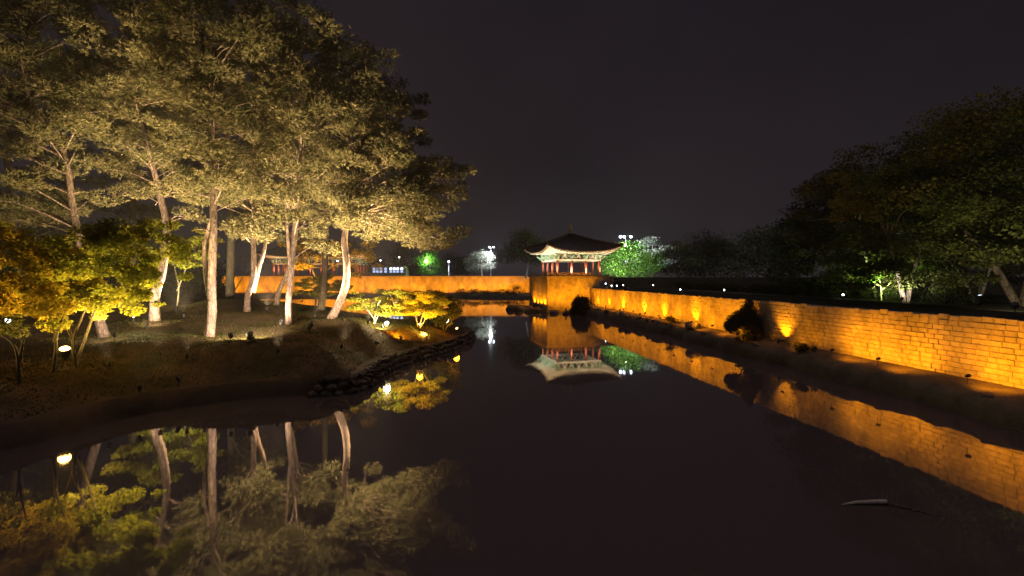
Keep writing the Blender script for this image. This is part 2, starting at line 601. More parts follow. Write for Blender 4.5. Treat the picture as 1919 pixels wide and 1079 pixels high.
# short grass and fallen needles on the bank
n = 60000
gxp = rng.uniform(-24, -4, n)
gyp = rng.uniform(14, 40, n)
sdv = signed_dist(gxp, gyp)
ok = sdv > 0.7
gxp, gyp = gxp[ok], gyp[ok]
gzp = land_z(gxp, gyp)
n = len(gxp)
an = rng.uniform(0, 2 * np.pi, n)
hgt = rng.uniform(0.03, 0.10, n)
wd = rng.uniform(0.012, 0.03, n)
lean = rng.normal(0, 0.045, (n, 2))
base = np.stack([gxp, gyp, gzp - 0.005], -1)
side = np.stack([np.cos(an), np.sin(an), np.zeros(n)], -1) * wd[:, None]
tip = base + np.stack([lean[:, 0], lean[:, 1], hgt], -1)
o = link('grass', tri_mesh('grass', np.stack([base - side, base + side, tip], 1).reshape(-1, 3), M_grass))
tag(o, 'short grass and needle litter on the lawn under the pines', 'grass', kind='stuff')

# ------------------------------------------------------------------ block walls
def block_mesh(name, mat, seed):
    """unit block: x along wall, front face at y=+1 (scaled), chamfered and slightly uneven"""
    r = random.Random(seed)
    j = lambda a: r.uniform(-a, a)
    back = [(-.5, 0, -.5), (.5, 0, -.5), (.5, 0, .5), (-.5, 0, .5)]
    mid = [(-.485 + j(.012), .72 + j(.06), -.475 + j(.02)), (.485 + j(.012), .72 + j(.06), -.475 + j(.02)),
           (.485 + j(.012), .72 + j(.06), .475 + j(.02)), (-.485 + j(.012), .72 + j(.06), .475 + j(.02))]
    fr = [(-.43 + j(.02), 1 + j(.12), -.39 + j(.03)), (.43 + j(.02), 1 + j(.12), -.39 + j(.03)),
          (.43 + j(.02), 1 + j(.12), .39 + j(.03)), (-.43 + j(.02), 1 + j(.12), .39 + j(.03))]
    v = back + mid + fr
    f = []
    for a in (0, 4):
        for i in range(4):
            k2 = (i + 1) % 4
            f.append((a + i, a + 4 + i, a + 4 + k2, a + k2))
    f.append((11, 10, 9, 8))
    mb = MB()
    mb.add(v, f)
    return mb.mesh(name, mat)


def block_wall(root, origin, along, outv, length, z0, z1, rows, blen, n_single, mat, single_from=0.0, gap=0.008):
    """origin at wall start; first n_single blocks from distance single_from are parts, the others one part"""
    meshes = [block_mesh('stone_block', mat, s) for s in range(7)]
    arr = [(np.array([v.co[:] for v in m.vertices]), [tuple(p.vertices) for p in m.polygons]) for m in meshes]
    rest = MB()
    rh = (z1 - z0) / rows
    cells = []
    for rI in range(rows):
        x = -random.uniform(0, blen)
        while x < length:
            w = blen * random.choice([0.75, 0.9, 1.0, 1.0, 1.15, 1.35])
            a, b = max(x, 0), min(x + w, length)
            if b - a > 0.1:
                cells.append((a, b, rI))
            x += w
    cells.sort(key=lambda c: c[0] if c[0] >= single_from else 1e6 + c[0])
    ang = math.atan2(along.y, along.x)
    flip = 1 if along.cross(outv).z > 0 else -1
    for i, (a, b, rI) in enumerate(cells):
        m = random.randrange(7)
        dep = 0.036 + random.uniform(-0.012, 0.016)
        h = rh - gap + random.uniform(-.006, .006)
        zc = z0 + (rI + .5) * rh + random.uniform(-.004, .004) + (random.uniform(-.06, .045) if rI == rows - 1 else 0)
        c = origin + along * ((a + b) / 2) + Vector((0, 0, zc))
        s = Vector((b - a - gap, dep, h))
        if i < n_single:
            o = link('stone_block', meshes[m], root)
            o.location = c - root.location
            if flip < 0:
                o.rotation_euler = (0, 0, ang + math.pi)
            else:
                o.rotation_euler = (0, 0, ang)
            o.scale = s
        else:
            v, f = arr[m]
            lx = v[:, 0] * s.x
            ly = v[:, 1] * s.y
            P = np.outer(lx, along) + np.outer(ly, outv) + np.stack([0 * lx, 0 * lx, v[:, 2] * s.z], -1) + np.array(c - root.location)
            rest.add(P, f if flip > 0 else [tuple(reversed(q)) for q in f])
    if rest.n:
        tag(rest.build('distant_blocks' if n_single else 'stone_blocks', mat, root), kind='stuff')


# the long right wall
Y0, Y1 = 4.0, 69.75
wo = Vector((wall_x(Y0), Y0, 0))
wlen = (Y1 - Y0) / WALL_DIR.y
wroot = thing('stone_wall', 'long pond wall of squared stone blocks receding along the right bank', 'wall', wo)
mb = MB()
c = WALL_DIR * (wlen / 2) - WALL_OUT * 0.3
mb.box((c.x, c.y, 2.18), (wlen, 0.58, 2.74), math.atan2(WALL_DIR.y, WALL_DIR.x))
mb.build('wall_core', M_mortar, wroot)
block_wall(wroot, wo, WALL_DIR, WALL_OUT, wlen, 0.96, 3.6, 12, 0.42, 300, M_block, single_from=11.6)

# the podium of the near pavilion
U0, U1, V0, V1 = -5.5, 5.5, -4.4, 4.6
proot = thing('stone_podium', 'tall square stone podium under the near pavilion, washed with orange light', 'podium', (PAV.x, PAV.y, 0), 0)
mb = MB()
cc = PU * ((U0 + U1) / 2) + PV * ((V0 + V1) / 2)
mb.box((cc.x, cc.y, 2.5), (U1 - U0 - .04, V1 - V0 - .04, 5.5), PAV_RZ)
mb.build('podium_core', M_mortar, proot)
pz = Vector((PAV.x, PAV.y, 0))
tmp = []
block_wall(proot, pz + PU * U0 + PV * V0, PU, -PV, U1 - U0, -0.1, 5.2, 22, 0.46, 0, M_block)
block_wall(proot, pz + PU * U0 + PV * V1, -PV, -PU, V1 - V0, -0.1, 5.2, 22, 0.46, 0, M_block)
mb = MB()
mb.box((cc.x, cc.y, 5.32), (U1 - U0 + .3, V1 - V0 + .3, 0.24), PAV_RZ)
mb.build('coping', M_cap, proot)
rail = MB()
post = []
def rail_run(a, b):
    n = max(2, int((b - a).length / 0.9))
    for i in range(n + 1):
        p = a.lerp(b, i / n)
        pm = MB()
        pm.box((p.x, p.y, 5.44 + .26), (0.09, 0.09, 0.52), PAV_RZ)
        pm.build('rail_post', M_fascia, proot)
    for z in (5.60, 5.74, 5.92):
        rail.beam((a.x, a.y, z), (b.x, b.y, z), 0.06, 0.06)
ra = PU * (U0 + .05) + PV * (V0 + .05)
rail_run(ra, PU * 1.6 + PV * (V0 + .05))
rail_run(ra + PV * 0.9, PU * (U0 + .05) + PV * (V1 - .05))
rail.build('rail', M_fascia, proot)

# the far wall, in cast panels
fw = thing('far_wall', 'smooth orange-lit retaining wall of wide panels across the far end of the pond', 'wall', (0, 128, 0))
edges = [-82]
while edges[-1] < 5.9:
    edges.append(min(edges[-1] + random.choice([7.2, 8.0, 8.4, 9.0]), 6.1))
for a, b in zip(edges[:-1], edges[1:]):
    mb = MB()
    off = random.uniform(-.05, .05)
    mb.box(((a + b) / 2, 0.35 + off, 2.6), (b - a - .07, 0.7, 5.7))
    mb.build('wall_panel', M_concrete, fw)
mb = MB()
mb.box((-38.7, 0.45, 5.54), (86.6, 1.0, 0.18))
mb.build('coping', M_cap, fw)
mb = MB()
mb.box((-38.7, 0.75, 2.5), (86.4, 0.3, 5.4))
mb.build('wall_core', M_mortar, fw)
# return wall from podium to far wall
ew = thing('side_wall', 'short stretch of orange-lit wall hidden half behind the near podium', 'wall', (4.6, 77.4, 0))
mb = MB()
mb.beam((0, 0, 2.5), (1.8, 50.4, 2.5), 0.7, 5.5)
mb.build('wall_body', M_concrete, ew)

# stones edging the left bank
rv = thing('stone_revetment', 'low dark stone edging round the point at the right end of the left lawn', 'revetment', (0, 0, 0))
vis = SHORE_S[(SHORE_S[:, 0] > -9.2) & (SHORE_S[:, 0] < -3.0) & (SHORE_S[:, 1] < 43)]
seg = np.hypot(*np.diff(vis, axis=0).T)
cum = np.concatenate([[0], np.cumsum(seg)])


def rock_mesh(name, mat, seed, sub=2, flat=1.0, amp=0.22):
    r = random.Random(seed)
    bm = bmesh.new()
    bmesh.ops.create_icosphere(bm, subdivisions=sub, radius=1.0)
    ph = [r.uniform(0, 6.3) for _ in range(9)]
    cuts = [(Vector((r.gauss(0, 1), r.gauss(0, 1), r.gauss(0, 1))).normalized(), r.uniform(0.55, 0.85)) for _ in range(7)]
    for v in bm.verts:
        c = v.co
        k = 1 + amp * (math.sin(2.3 * c.x + ph[0]) * math.cos(2.9 * c.y + ph[1]) + 0.6 * math.sin(5 * c.z + ph[2] + 3 * c.x))
        c = c * k
        for nrm, dd in cuts:
            e = c.dot(nrm) - dd
            if e > 0:
                c = c - nrm * e * 0.85
        v.co = Vector((c.x, c.y, c.z * flat))
    me = bpy.data.meshes.new(name)
    bm.to_mesh(me)
    bm.free()
    me.materials.append(mat)
    return me


stones = [rock_mesh('edging_stone', M_revet, 40 + s, 1, 0.8, 0.12) for s in range(6)]
cnt = 0
for row, (zc, off) in enumerate([(0.08, -0.22), (0.36, -0.06), (0.64, 0.12)]):
    d = 0.2 * row
    while d < cum[-1] and cnt < 300:
        w = random.uniform(0.40, 0.62)
        dm = d + w / 2
        i = min(np.searchsorted(cum, dm) - 1, len(seg) - 1)
        i = max(i, 0)
        t = (dm - cum[i]) / seg[i]
        p = vis[i] * (1 - t) + vis[i + 1] * t
        tg = (vis[i + 1] - vis[i]) / seg[i]
        inn = np.array([-tg[1], tg[0]])
        q = p + inn * (off + .10 + random.uniform(-.05, .05))
        o = link('edging_stone', random.choice(stones), rv)
        o.location = (q[0], q[1], zc + random.uniform(-.05, .05))
        o.rotation_euler = (random.uniform(-.35, .35), random.uniform(-.4, .4), math.atan2(tg[1], tg[0]) + random.uniform(-.2, .2))
        o.scale = (w * random.uniform(.48, .62), 0.24, 0.17 * random.uniform(.7, 1.4))
        cnt += 1
        d += w

# ------------------------------------------------------------------ pavilions
def pavilion(name, label, loc, rz, bw, bd, nbx, nby, over, colh, colr, rise, ridge, lift, finial, brk_s=1.0):
    root = thing(name, label, 'pavilion', loc, rz)
    a, b = bw / 2, bd / 2
    # columns on the outline
    cm = MB()
    cm.lathe([(colr * 1.25, 0), (colr * 1.25, 0.12), (colr, 0.14), (colr * 1.02, colh * 0.5), (colr * 0.9, colh)], 12)
    cme = cm.mesh('column', M_red, True)
    pts = []
    for i in range(nbx + 1):
        for s in (-1, 1):
            pts.append((-a + bw * i / nbx, s * b))
    for j in range(1, nby):
        for s in (-1, 1):
            pts.append((s * a, -b + bd * j / nby))
    for x, y in pts:
        link('column', cme, root, (x, y, 0))
    # floor
    mb = MB()
    mb.box((0, 0, 0.05), (bw + 0.9, bd + 0.9, 0.1))
    mb.build('floor', M_wood, root)
    # tie beams
    zb = colh
    for s in (-1, 1):
        mb = MB()
        mb.box((0, s * b, zb + .13), (bw + .6, 0.2, 0.26))
        mb.build('tie_beam', M_cream, root)
        mb = MB()
        mb.box((s * a, 0, zb + .13), (0.2, bd - .2, 0.26))
        mb.build('tie_beam', M_cream, root)
        mb = MB()
        mb.box((0, s * b * 1.02, zb + 1.12 * brk_s), (bw + .9, 0.16, 0.2))
        mb.build('purlin', M_jade, root)
        mb = MB()
        mb.box((s * (a + .02), 0, zb + 1.12 * brk_s), (0.16, bd - .12, 0.2))
        mb.build('purlin', M_jade, root)
    # bracket sets: stacked cross arms over every column, lighter ones between
    big, small = MB(), MB()
    for i, (z, ln, out) in enumerate([(0.32, 0.36, 0.32), (0.52, 0.5, 0.62), (0.72, 0.66, 0.95)]):
        z *= brk_s
        big.box((0, 0, z + .05), (ln, 0.12, 0.12))
        big.box((0, -out / 2, z), (0.14, out + .2, 0.13))
        for e in (-1, 1):
            big.box((e * ln / 2, 0, z + .15), (0.15, 0.15, 0.09))
        big.box((0, -out - .08, z + .07), (0.2, 0.16, 0.2))
    big.box((0, 0, 0.3 * brk_s), (0.34, 0.34, 0.12))
    small.beam((-.42, 0, .28), (0, 0, .80 * brk_s), 0.12, 0.11)
    small.beam((.42, 0, .28), (0, 0, .80 * brk_s), 0.12, 0.11)
    small.box((0, 0, 0.90 * brk_s), (0.34, 0.14, 0.24))
    bme, sme = big.mesh('bracket', M_jade), small.mesh('strut', M_cream)
    def row(x0, y0, x1, y1, nb, ang):
        for i in range(nb + 1):
            o = link('bracket', bme, root, (x0 + (x1 - x0) * i / nb, y0 + (y1 - y0) * i / nb, zb))
            o.rotation_euler = (0, 0, ang)
            if i < nb:
                t = (i + .5) / nb
                o = link('strut', sme, root, (x0 + (x1 - x0) * t, y0 + (y1 - y0) * t, zb))
                o.rotation_euler = (0, 0, ang)
    row(-a, -b, a, -b, nbx, 0)
    row(a, b, -a, b, nbx, math.pi)
    row(-a, b, -a, -b, nby, -math.pi / 2)
    row(a, -b, a, b, nby, math.pi / 2)
    # dark ceiling
    mb = MB()
    mb.box((0, 0, zb + 1.3 * brk_s), (bw + .3, bd + .3, 0.08))
    mb.build('ceiling', M_wood, root)
    # roof
    A, B = a + over, b + over
    ze = zb + 1.3 * brk_s - 0.12
    zr = ze + rise
    sides = [((-1, -1), (1, -1)), ((1, -1), (1, 1)), ((1, 1), (-1, 1)), ((-1, 1), (-1, -1))]
    def eave(s0, s1, u, grow=1.0, dz=0.0):
        t = (u + 1) / 2
        x = (s0[0] * (1 - t) + s1[0] * t) * A * grow
        y = (s0[1] * (1 - t) + s1[1] * t) * B * grow
        # the eave line sags inward in the middle and rises at the corners
        k = 1 - 0.035 * (1 - u * u)
        if s0[1] == s1[1]:
            y *= k
        else:
            x *= k
        return np.array([x, y, ze + lift * abs(u) ** 2.6 + dz])
    def crest(s0, s1, u):
        t = (u + 1) / 2
        xx = (s0[0] * (1 - t) + s1[0] * t) * ridge
        return np.array([xx if s0[1] == s1[1] else s0[0] * ridge, 0, zr])
    rf = MB()
    sof = MB()
    raf = MB()
    ends = MB()
    nv = 9
    for s0, s1 in sides:
        L = 2 * (A if s0[1] == s1[1] else B)
        nu = int(L / 0.30) * 2
        vs, fs = [], []
        for i in range(nu + 1):
            u = -1 + 2 * i / nu
            e, c = eave(s0, s1, u), crest(s0, s1, u)
            for j in range(nv + 1):
                v = j / nv
                p = e * (1 - v) + c * v
                p[2] = e[2] + (c[2] - e[2]) * (0.62 * v + 0.38 * v ** 2.4)
                p[2] += 0.16 + (0.085 if i % 2 else 0.0)
                vs.append(p)
        for i in range(nu):
            for j in range(nv):
                fs.append((i * (nv + 1) + j, (i + 1) * (nv + 1) + j, (i + 1) * (nv + 1) + j + 1, i * (nv + 1) + j + 1))
        rf.add(vs, fs)
        # soffit and fascia
        ns = 24
        vs, fs = [], []
        bx = lambda u: np.array([((s0[0] * (1 - (u + 1) / 2) + s1[0] * (u + 1) / 2)) * (a + .06), ((s0[1] * (1 - (u + 1) / 2) + s1[1] * (u + 1) / 2)) * (b + .06), zb + 1.22 * brk_s])
        for i in range(ns + 1):
            u = -1 + 2 * i / ns
            inner = bx(u)
            outer = eave(s0, s1, u, 0.985, 0.07)
            outer2 = eave(s0, s1, u, 0.995, 0.17)
            vs += [inner + np.array([0, 0, .14]), outer, outer2]
        for i in range(ns):
            fs.append((i * 3, i * 3 + 1, (i + 1) * 3 + 1, (i + 1) * 3))
            fs.append((i * 3 + 1, i * 3 + 2, (i + 1) * 3 + 2, (i + 1) * 3 + 1))
        sof.add(vs, [tuple(reversed(f)) for f in fs])
        nr = int(L / 0.52)
        for i in range(nr + 1):
            u = -1 + 2 * i / nr
            p, q = bx(u * 0.98), eave(s0, s1, u * 0.985, 0.965, 0.0)
            raf.beam(p + np.array([0, 0, .03]), q, 0.19, 0.14)
        for i in range(1, nu, 2):
            u = -1 + 2 * i / nu
            p = eave(s0, s1, u, 1.003, 0.17)
            ends.box(p, (0.15, 0.15, 0.15))
    ro = rf.build('roof', M_tile, root)
    rg = MB()
    for sx in (-1, 1):
        for sy in (-1, 1):
            pl = []
            for j in range(10):
                v = j / 9
                e = eave(*[sd for sd in sides if (sx, sy) == sd[1]][0], 1.0)
                p = e * (1 - v) + np.array([sx * ridge, 0, zr]) * v
                p[2] = e[2] + (zr - e[2]) * (0.62 * v + 0.38 * v ** 2.4) + 0.3
                pl.append(p)
            for p, q in zip(pl[:-1], pl[1:]):
                rg.beam(p, q, 0.24, 0.3)
            rg.box(pl[0] + np.array([0, 0, .1]), (0.3, 0.3, 0.34))
    if ridge > 0.2:
        rg.box((0, 0, zr + .3), (2 * ridge + .5, 0.3, 0.55))
        for s in (-1, 1):
            rg.box((s * (ridge + .1), 0, zr + .5), (0.3, 0.4, 0.9))
    rg.build('roof_ridge', M_tile, ro)
    if finial:
        f = MB()
        f.lathe([(0.42, 0), (0.5, .12), (0.3, .3), (0.24, .5), (0.40, .72), (0.30, 1.0), (0.16, 1.15), (0.26, 1.32), (0.2, 1.5), (0.05, 1.72)], 12, (0, 0, zr + .1))
        f.build('finial', M_fascia, ro, True)
    sof.build('soffit', M_soffit, root)
    tag(raf.build('rafters', M_cream, root), kind='stuff')
    tag(ends.build('tile_ends', M_fascia, root), kind='stuff')
    return root


pavilion('pavilion', 'open red-columned pavilion with pyramid tiled roof and finial on the tall podium', PAV, PAV_RZ,
         6.9, 6.9, 3, 3, 2.55, 2.32, 0.17, 3.2, 0.0, 0.95, True)

PAV2 = Vector((-56.0, 133.4, 5.7))
pavilion('pavilion', 'distant wide pavilion glimpsed between the pine trunks on the far wall', PAV2, 0.0,
         24, 8, 7, 3, 3.4, 3.3, 0.26, 4.5, 10, 0.9, False, 1.5)
p2 = thing('stone_podium', 'orange base under the right end of the distant wide pavilion', 'podium', (PAV2.x, 133.4, 5.25))
mb = MB()
mb.box((0, 0, 0.2), (26, 9.4, 0.44))
mb.build('podium_core', M_concrete, p2)

# ------------------------------------------------------------------ lamps
hm = MB()
hm.lathe([(0.05, -0.20), (0.10, -0.17), (0.135, -0.02), (0.15, 0.10), (0.155, 0.27), (0.14, 0.27), (0.135, 0.12), (0.01, 0.12)], 14)
hm2 = MB()
hm2.lathe([(0.05, -0.20), (0.10, -0.17), (0.135, -0.02), (0.15, 0.10), (0.15, 0.13)], 14)
OPEN_HOUSING = hm2.mesh('housing', M_metal, True)
HOUSING = hm.mesh('housing', M_metal, True)
sm = MB()
sm.tube([(0, 0, -0.32), (0, 0, -0.02)], [0.022, 0.022], 6)
sm.box((0, 0, -0.02), (0.3, 0.04, 0.03))
STAKE = sm.mesh('stake', M_metal)
LENS = {}
for key, mt in (('o', M_lens_o), ('w', M_lens_w), ('c', M_lens_c), ('g', M_lens_g)):
    lm = MB()
    lm.lathe([(0.13, 0.131), (0.11, 0.155), (0.05, 0.17)], 14)
    LENS[key] = lm.mesh('lens', mt)


def flood(pos, target, col, watts, cone, label, lens='o', size=1.0, group=None, blend=0.9, soft=0.12, hood=True):
    pos, target = Vector(pos), Vector(target)
    root = thing('floodlight', label, 'floodlight', pos, 0, group)
    d = (target - pos).normalized()
    q = Vector((0, 0, 1)).rotation_difference(d)
    for me, nm in ((HOUSING if hood else OPEN_HOUSING, 'housing'), (LENS[lens], 'lens')):
        o = link(nm, me, root)
        o.rotation_mode = 'QUATERNION'
        o.rotation_quaternion = q
        o.scale = (size,) * 3
    o = link('stake', STAKE, root)
    o.scale = (size, size, 1)
    if watts > 0:
        ld = bpy.data.lights.new('beam', 'SPOT')
        ld.energy = watts
        ld.color = col
        ld.spot_size = R(cone)
        ld.spot_blend = blend
        ld.shadow_soft_size = soft
        lo = bpy.data.objects.new('beam', ld)
        COL.objects.link(lo)
        lo.parent = root
        lo.location = d * ((0.30 if hood else 0.2) * size)
        lo.rotation_mode = 'QUATERNION'
        lo.rotation_quaternion = Vector((0, 0, -1)).rotation_difference(d)
        lo.visible_camera = False
    return root


def wall_pt(y, out=0.0, z=0.0):
    return Vector((wall_x(y), y, z)) + WALL_OUT * out


# uplights close to the right wall: bright patches
for y, pw, lab in [(66.0, 260, 'last small uplight on the right ledge before the podium corner'),
                   (61.4, 520, 'amber uplight behind rocks, second bright patch from the podium'),
                   (56.3, 800, 'amber uplight making the brightest patch on the right wall'),
                   (50.2, 640, 'amber uplight behind low dark rocks, fourth patch from the podium'),
                   (45.4, 640, 'amber uplight behind the tangle of pale rocks on the ledge'),
                   (39.6, 640, 'amber uplight beside the round dark boulder on the ledge'),
                   (33.0, 420, 'small uplight behind the tall dark shrub on the ledge'),
                   (28.9, 640, 'amber uplight just nearer than the tall dark shrub, under a yellow patch')]:
    flood(wall_pt(y, 0.6, 1.14), wall_pt(y, 0.0, 2.3), SODIUM, pw * 1.25, 95, lab, size=0.6, group='uplights along the right wall')
# broader floods at the edge of the ledge
for y, pw, lab in [(26.9, 150, 'dim wash flood beyond the dark gap of the wall'),
                   (23.4, 560, 'wash flood lighting the far half of the wide bright stretch of the right wall'), (20.9, 560, 'wash flood lighting the near half of the wide bright stretch of the right wall'),
                   (17.3, 640, 'flood lighting the wall at the right edge of the view'), (14.9, 560, 'flood lighting the wall just outside the right edge'), (12.0, 560, 'flood lighting the wall nearest the viewer')]:
    flood(wall_pt(y, 1.95, 1.5), wall_pt(y, 0.0, 1.95), SODIUM, pw * 1.55, 122, lab, size=0.4, group='wash floods along the right ledge', soft=0.25)
wn_ = ['first', 'second', 'third', 'fourth', 'fifth', 'sixth', 'seventh', 'eighth', 'ninth', 'tenth', 'eleventh', 'twelfth', 'thirteenth']
for i in range(13):  # slim fill floods added to even out the wall between the uplights
    y = 66.6 - 2.95 * i
    flood(wall_pt(y, 1.9, 1.6), wall_pt(y, 0.0, 2.3), SODIUM, 620, 170, wn_[i] + ' added slim fill flood from the podium along the edge of the right ledge', size=0.4, group='wash floods along the right ledge', soft=0.25)

# podium
for u, lab in [(0.8, 'leftmost of four uplights under the left face of the near podium'), (2.6, 'second of four uplights under the left face of the near podium'),
               (4.3, 'third of four uplights under the left face of the near podium'), (6.0, 'uplight at the front corner of the left podium face')]:
    b = pz + PU * (U0 - 0.7) + PV * (V1 - 2.2 - u)
    flood((b.x, b.y, 0.75), (b.x + PU.x * .7, b.y + PU.y * .7, 2.2), SODIUM, 700, 120, lab, group='uplights on the rocks left of the podium')
for u, pw, lab in [(-3.9, 2600, 'flood on the rocks in front of the podium, left one'), (-0.6, 3000, 'flood on the rocks in front of the podium, right one')]:
    b = pz + PU * u + PV * (V0 - 3.6)
    flood((b.x, b.y, 0.62), (b.x + PV.x * 2.6, b.y + PV.y * 2.6, 4.6), SODIUM, pw, 150, lab, size=0.7, group='floods on the rocks before the podium', soft=0.2)

flood(wall_pt(66.6, 1.1, 1.35), (9.2, 69.0, 4.0), SODIUM, 1900, 140, 'flood behind the round podium bush aimed at the podium front', size=0.6, group='floods on the rocks before the podium', soft=0.2)
# far wall
xs = [-79, -72, -65, -58, -51.5, -45, -38.5, -32, -26, -20, -14, -8.5, -3, 2.2]
ordn = ['first', 'second', 'third', 'fourth', 'fifth', 'sixth', 'seventh', 'eighth', 'ninth', 'tenth', 'eleventh', 'twelfth', 'thirteenth', 'fourteenth']
far_names = [w_ + ' small flood from the near podium along the far orange wall' for w_ in ordn]
for i, x in enumerate(xs):
    flood((x, 124.2, 1.2), (x, 128, 4.2), SODIUM, 3000 if x < -36 else 2500, 160,
          far_names[len(xs) - 1 - i], group='floods along the far wall', size=0.9, soft=0.25)

# pavilion lights (on the podium floor, aimed up at the eaves)
k = 0
names = ['first', 'second', 'third', 'fourth', 'fifth', 'sixth', 'seventh']
for u, v in [(-4.6, -3.9), (-1.6, -4.0), (1.4, -4.0), (4.4, -4.0), (-4.9, -1.0), (-4.9, 2.0)]:
    p = PAV + PU * u + PV * v
    t = PAV + PU * u * 0.92 + PV * v * 0.92 + Vector((0, 0, 3.6))
    flood((p.x, p.y, 5.6), t, (1.0, 0.92, 0.72), 1350, 165, names[k] + ' small uplight on the podium floor around the near pavilion, clockwise from the front corner' if k else
          'small uplight on the podium floor at the front left corner of the near pavilion', lens='w', size=0.5, group='pavilion uplights')
    k += 1
for x, lab in [(-66, 'uplight under the left eave of the distant pavilion'), (-56, 'uplight under the middle eave of the distant pavilion'), (-47, 'uplight at the right columns of the distant pavilion')]:
    flood((x, 129.2, 5.75), (x, 131, 12), (1.0, 0.85, 0.66), 2600, 150, lab, lens='w', size=0.8, group='distant pavilion uplights')

# ------------------------------------------------------------------ trees
def needle_tufts(pads, tufts, blades, L=0.21, W=0.026):
    """pads: (cx,cy,cz,r). returns triangle vertices"""
    P = np.array(pads)
    m = len(P) * tufts
    c = np.repeat(P[:, :3], tufts, 0)
    r = np.repeat(P[:, 3], tufts)
    d = rng.normal(0, 1, (m, 3))
    d /= np.linalg.norm(d, axis=1)[:, None]
    rad = rng.uniform(0.25, 1.0, m) ** 0.6
    off = d * rad[:, None] * r[:, None] * np.array([1, 1, 0.40])
    o = c + off + rng.normal(0, 0.05, (m, 3))
    ax = d * np.array([1, 1, 0.5]) + np.array([0, 0, 0.45])
    ax /= np.linalg.norm(ax, axis=1)[:, None]
    o = np.repeat(o, blades, 0)
    ax = np.repeat(ax, blades, 0)
    n = len(o)
    dirn = ax + rng.normal(0, 0.55, (n, 3))
    dirn /= np.linalg.norm(dirn, axis=1)[:, None]
    s = np.cross(dirn, rng.normal(0, 1, (n, 3)))
    s /= np.linalg.norm(s, axis=1)[:, None] + 1e-9
    ln = L * rng.uniform(0.7, 1.3, n)[:, None]
    w = W * rng.uniform(0.7, 1.3, n)[:, None]
    return np.stack([o - s * w, o + s * w, o + dirn * ln], 1).reshape(-1, 3)


def leaf_cloud(clumps, per, size, flat=0.75, droop=0.0):
    """diamond leaves through ellipsoid clumps (cx,cy,cz,r)"""
    P = np.array(clumps)
    wts = P[:, 3] ** 2
    cnt = np.maximum(3, (per * len(P) * wts / wts.sum()).astype(int))
    c = np.repeat(P[:, :3], cnt, 0)
    r = np.repeat(P[:, 3], cnt)
    m = len(c)
    d = rng.normal(0, 1, (m, 3))
    d /= np.linalg.norm(d, axis=1)[:, None]
    rad = rng.uniform(0.1, 1.0, m) ** 0.5
    o = c + d * (rad * r)[:, None] * np.array([1, 1, flat])
    nrm = rng.normal(0, 0.6, (m, 3)) + np.array([0, 0, 0.8])
    nrm /= np.linalg.norm(nrm, axis=1)[:, None]
    a = np.cross(nrm, rng.normal(0, 1, (m, 3)))
    a /= np.linalg.norm(a, axis=1)[:, None] + 1e-9
    b = np.cross(nrm, a)
    s = size * rng.uniform(0.6, 1.35, m)[:, None]
    a, b = a * s, b * s * 0.62
    return np.stack([o - a, o - b - a * .1, o + a, o + b - a * .1], 1).reshape(-1, 3)


def catmull(pts, n=5):
    return [Vector(p) for p in smooth_line(np.array([tuple(p) for p in pts], dtype=float), n)]


def in_poly(x, y, poly):
    c = False
    j = len(poly) - 1
    for i in range(len(poly)):
        if (poly[i][1] > y) != (poly[j][1] > y) and x < (poly[j][0] - poly[i][0]) * (y - poly[i][1]) / (poly[j][1] - poly[i][1] + 1e-9) + poly[i][0]:
            c = not c
        j = i
    return c


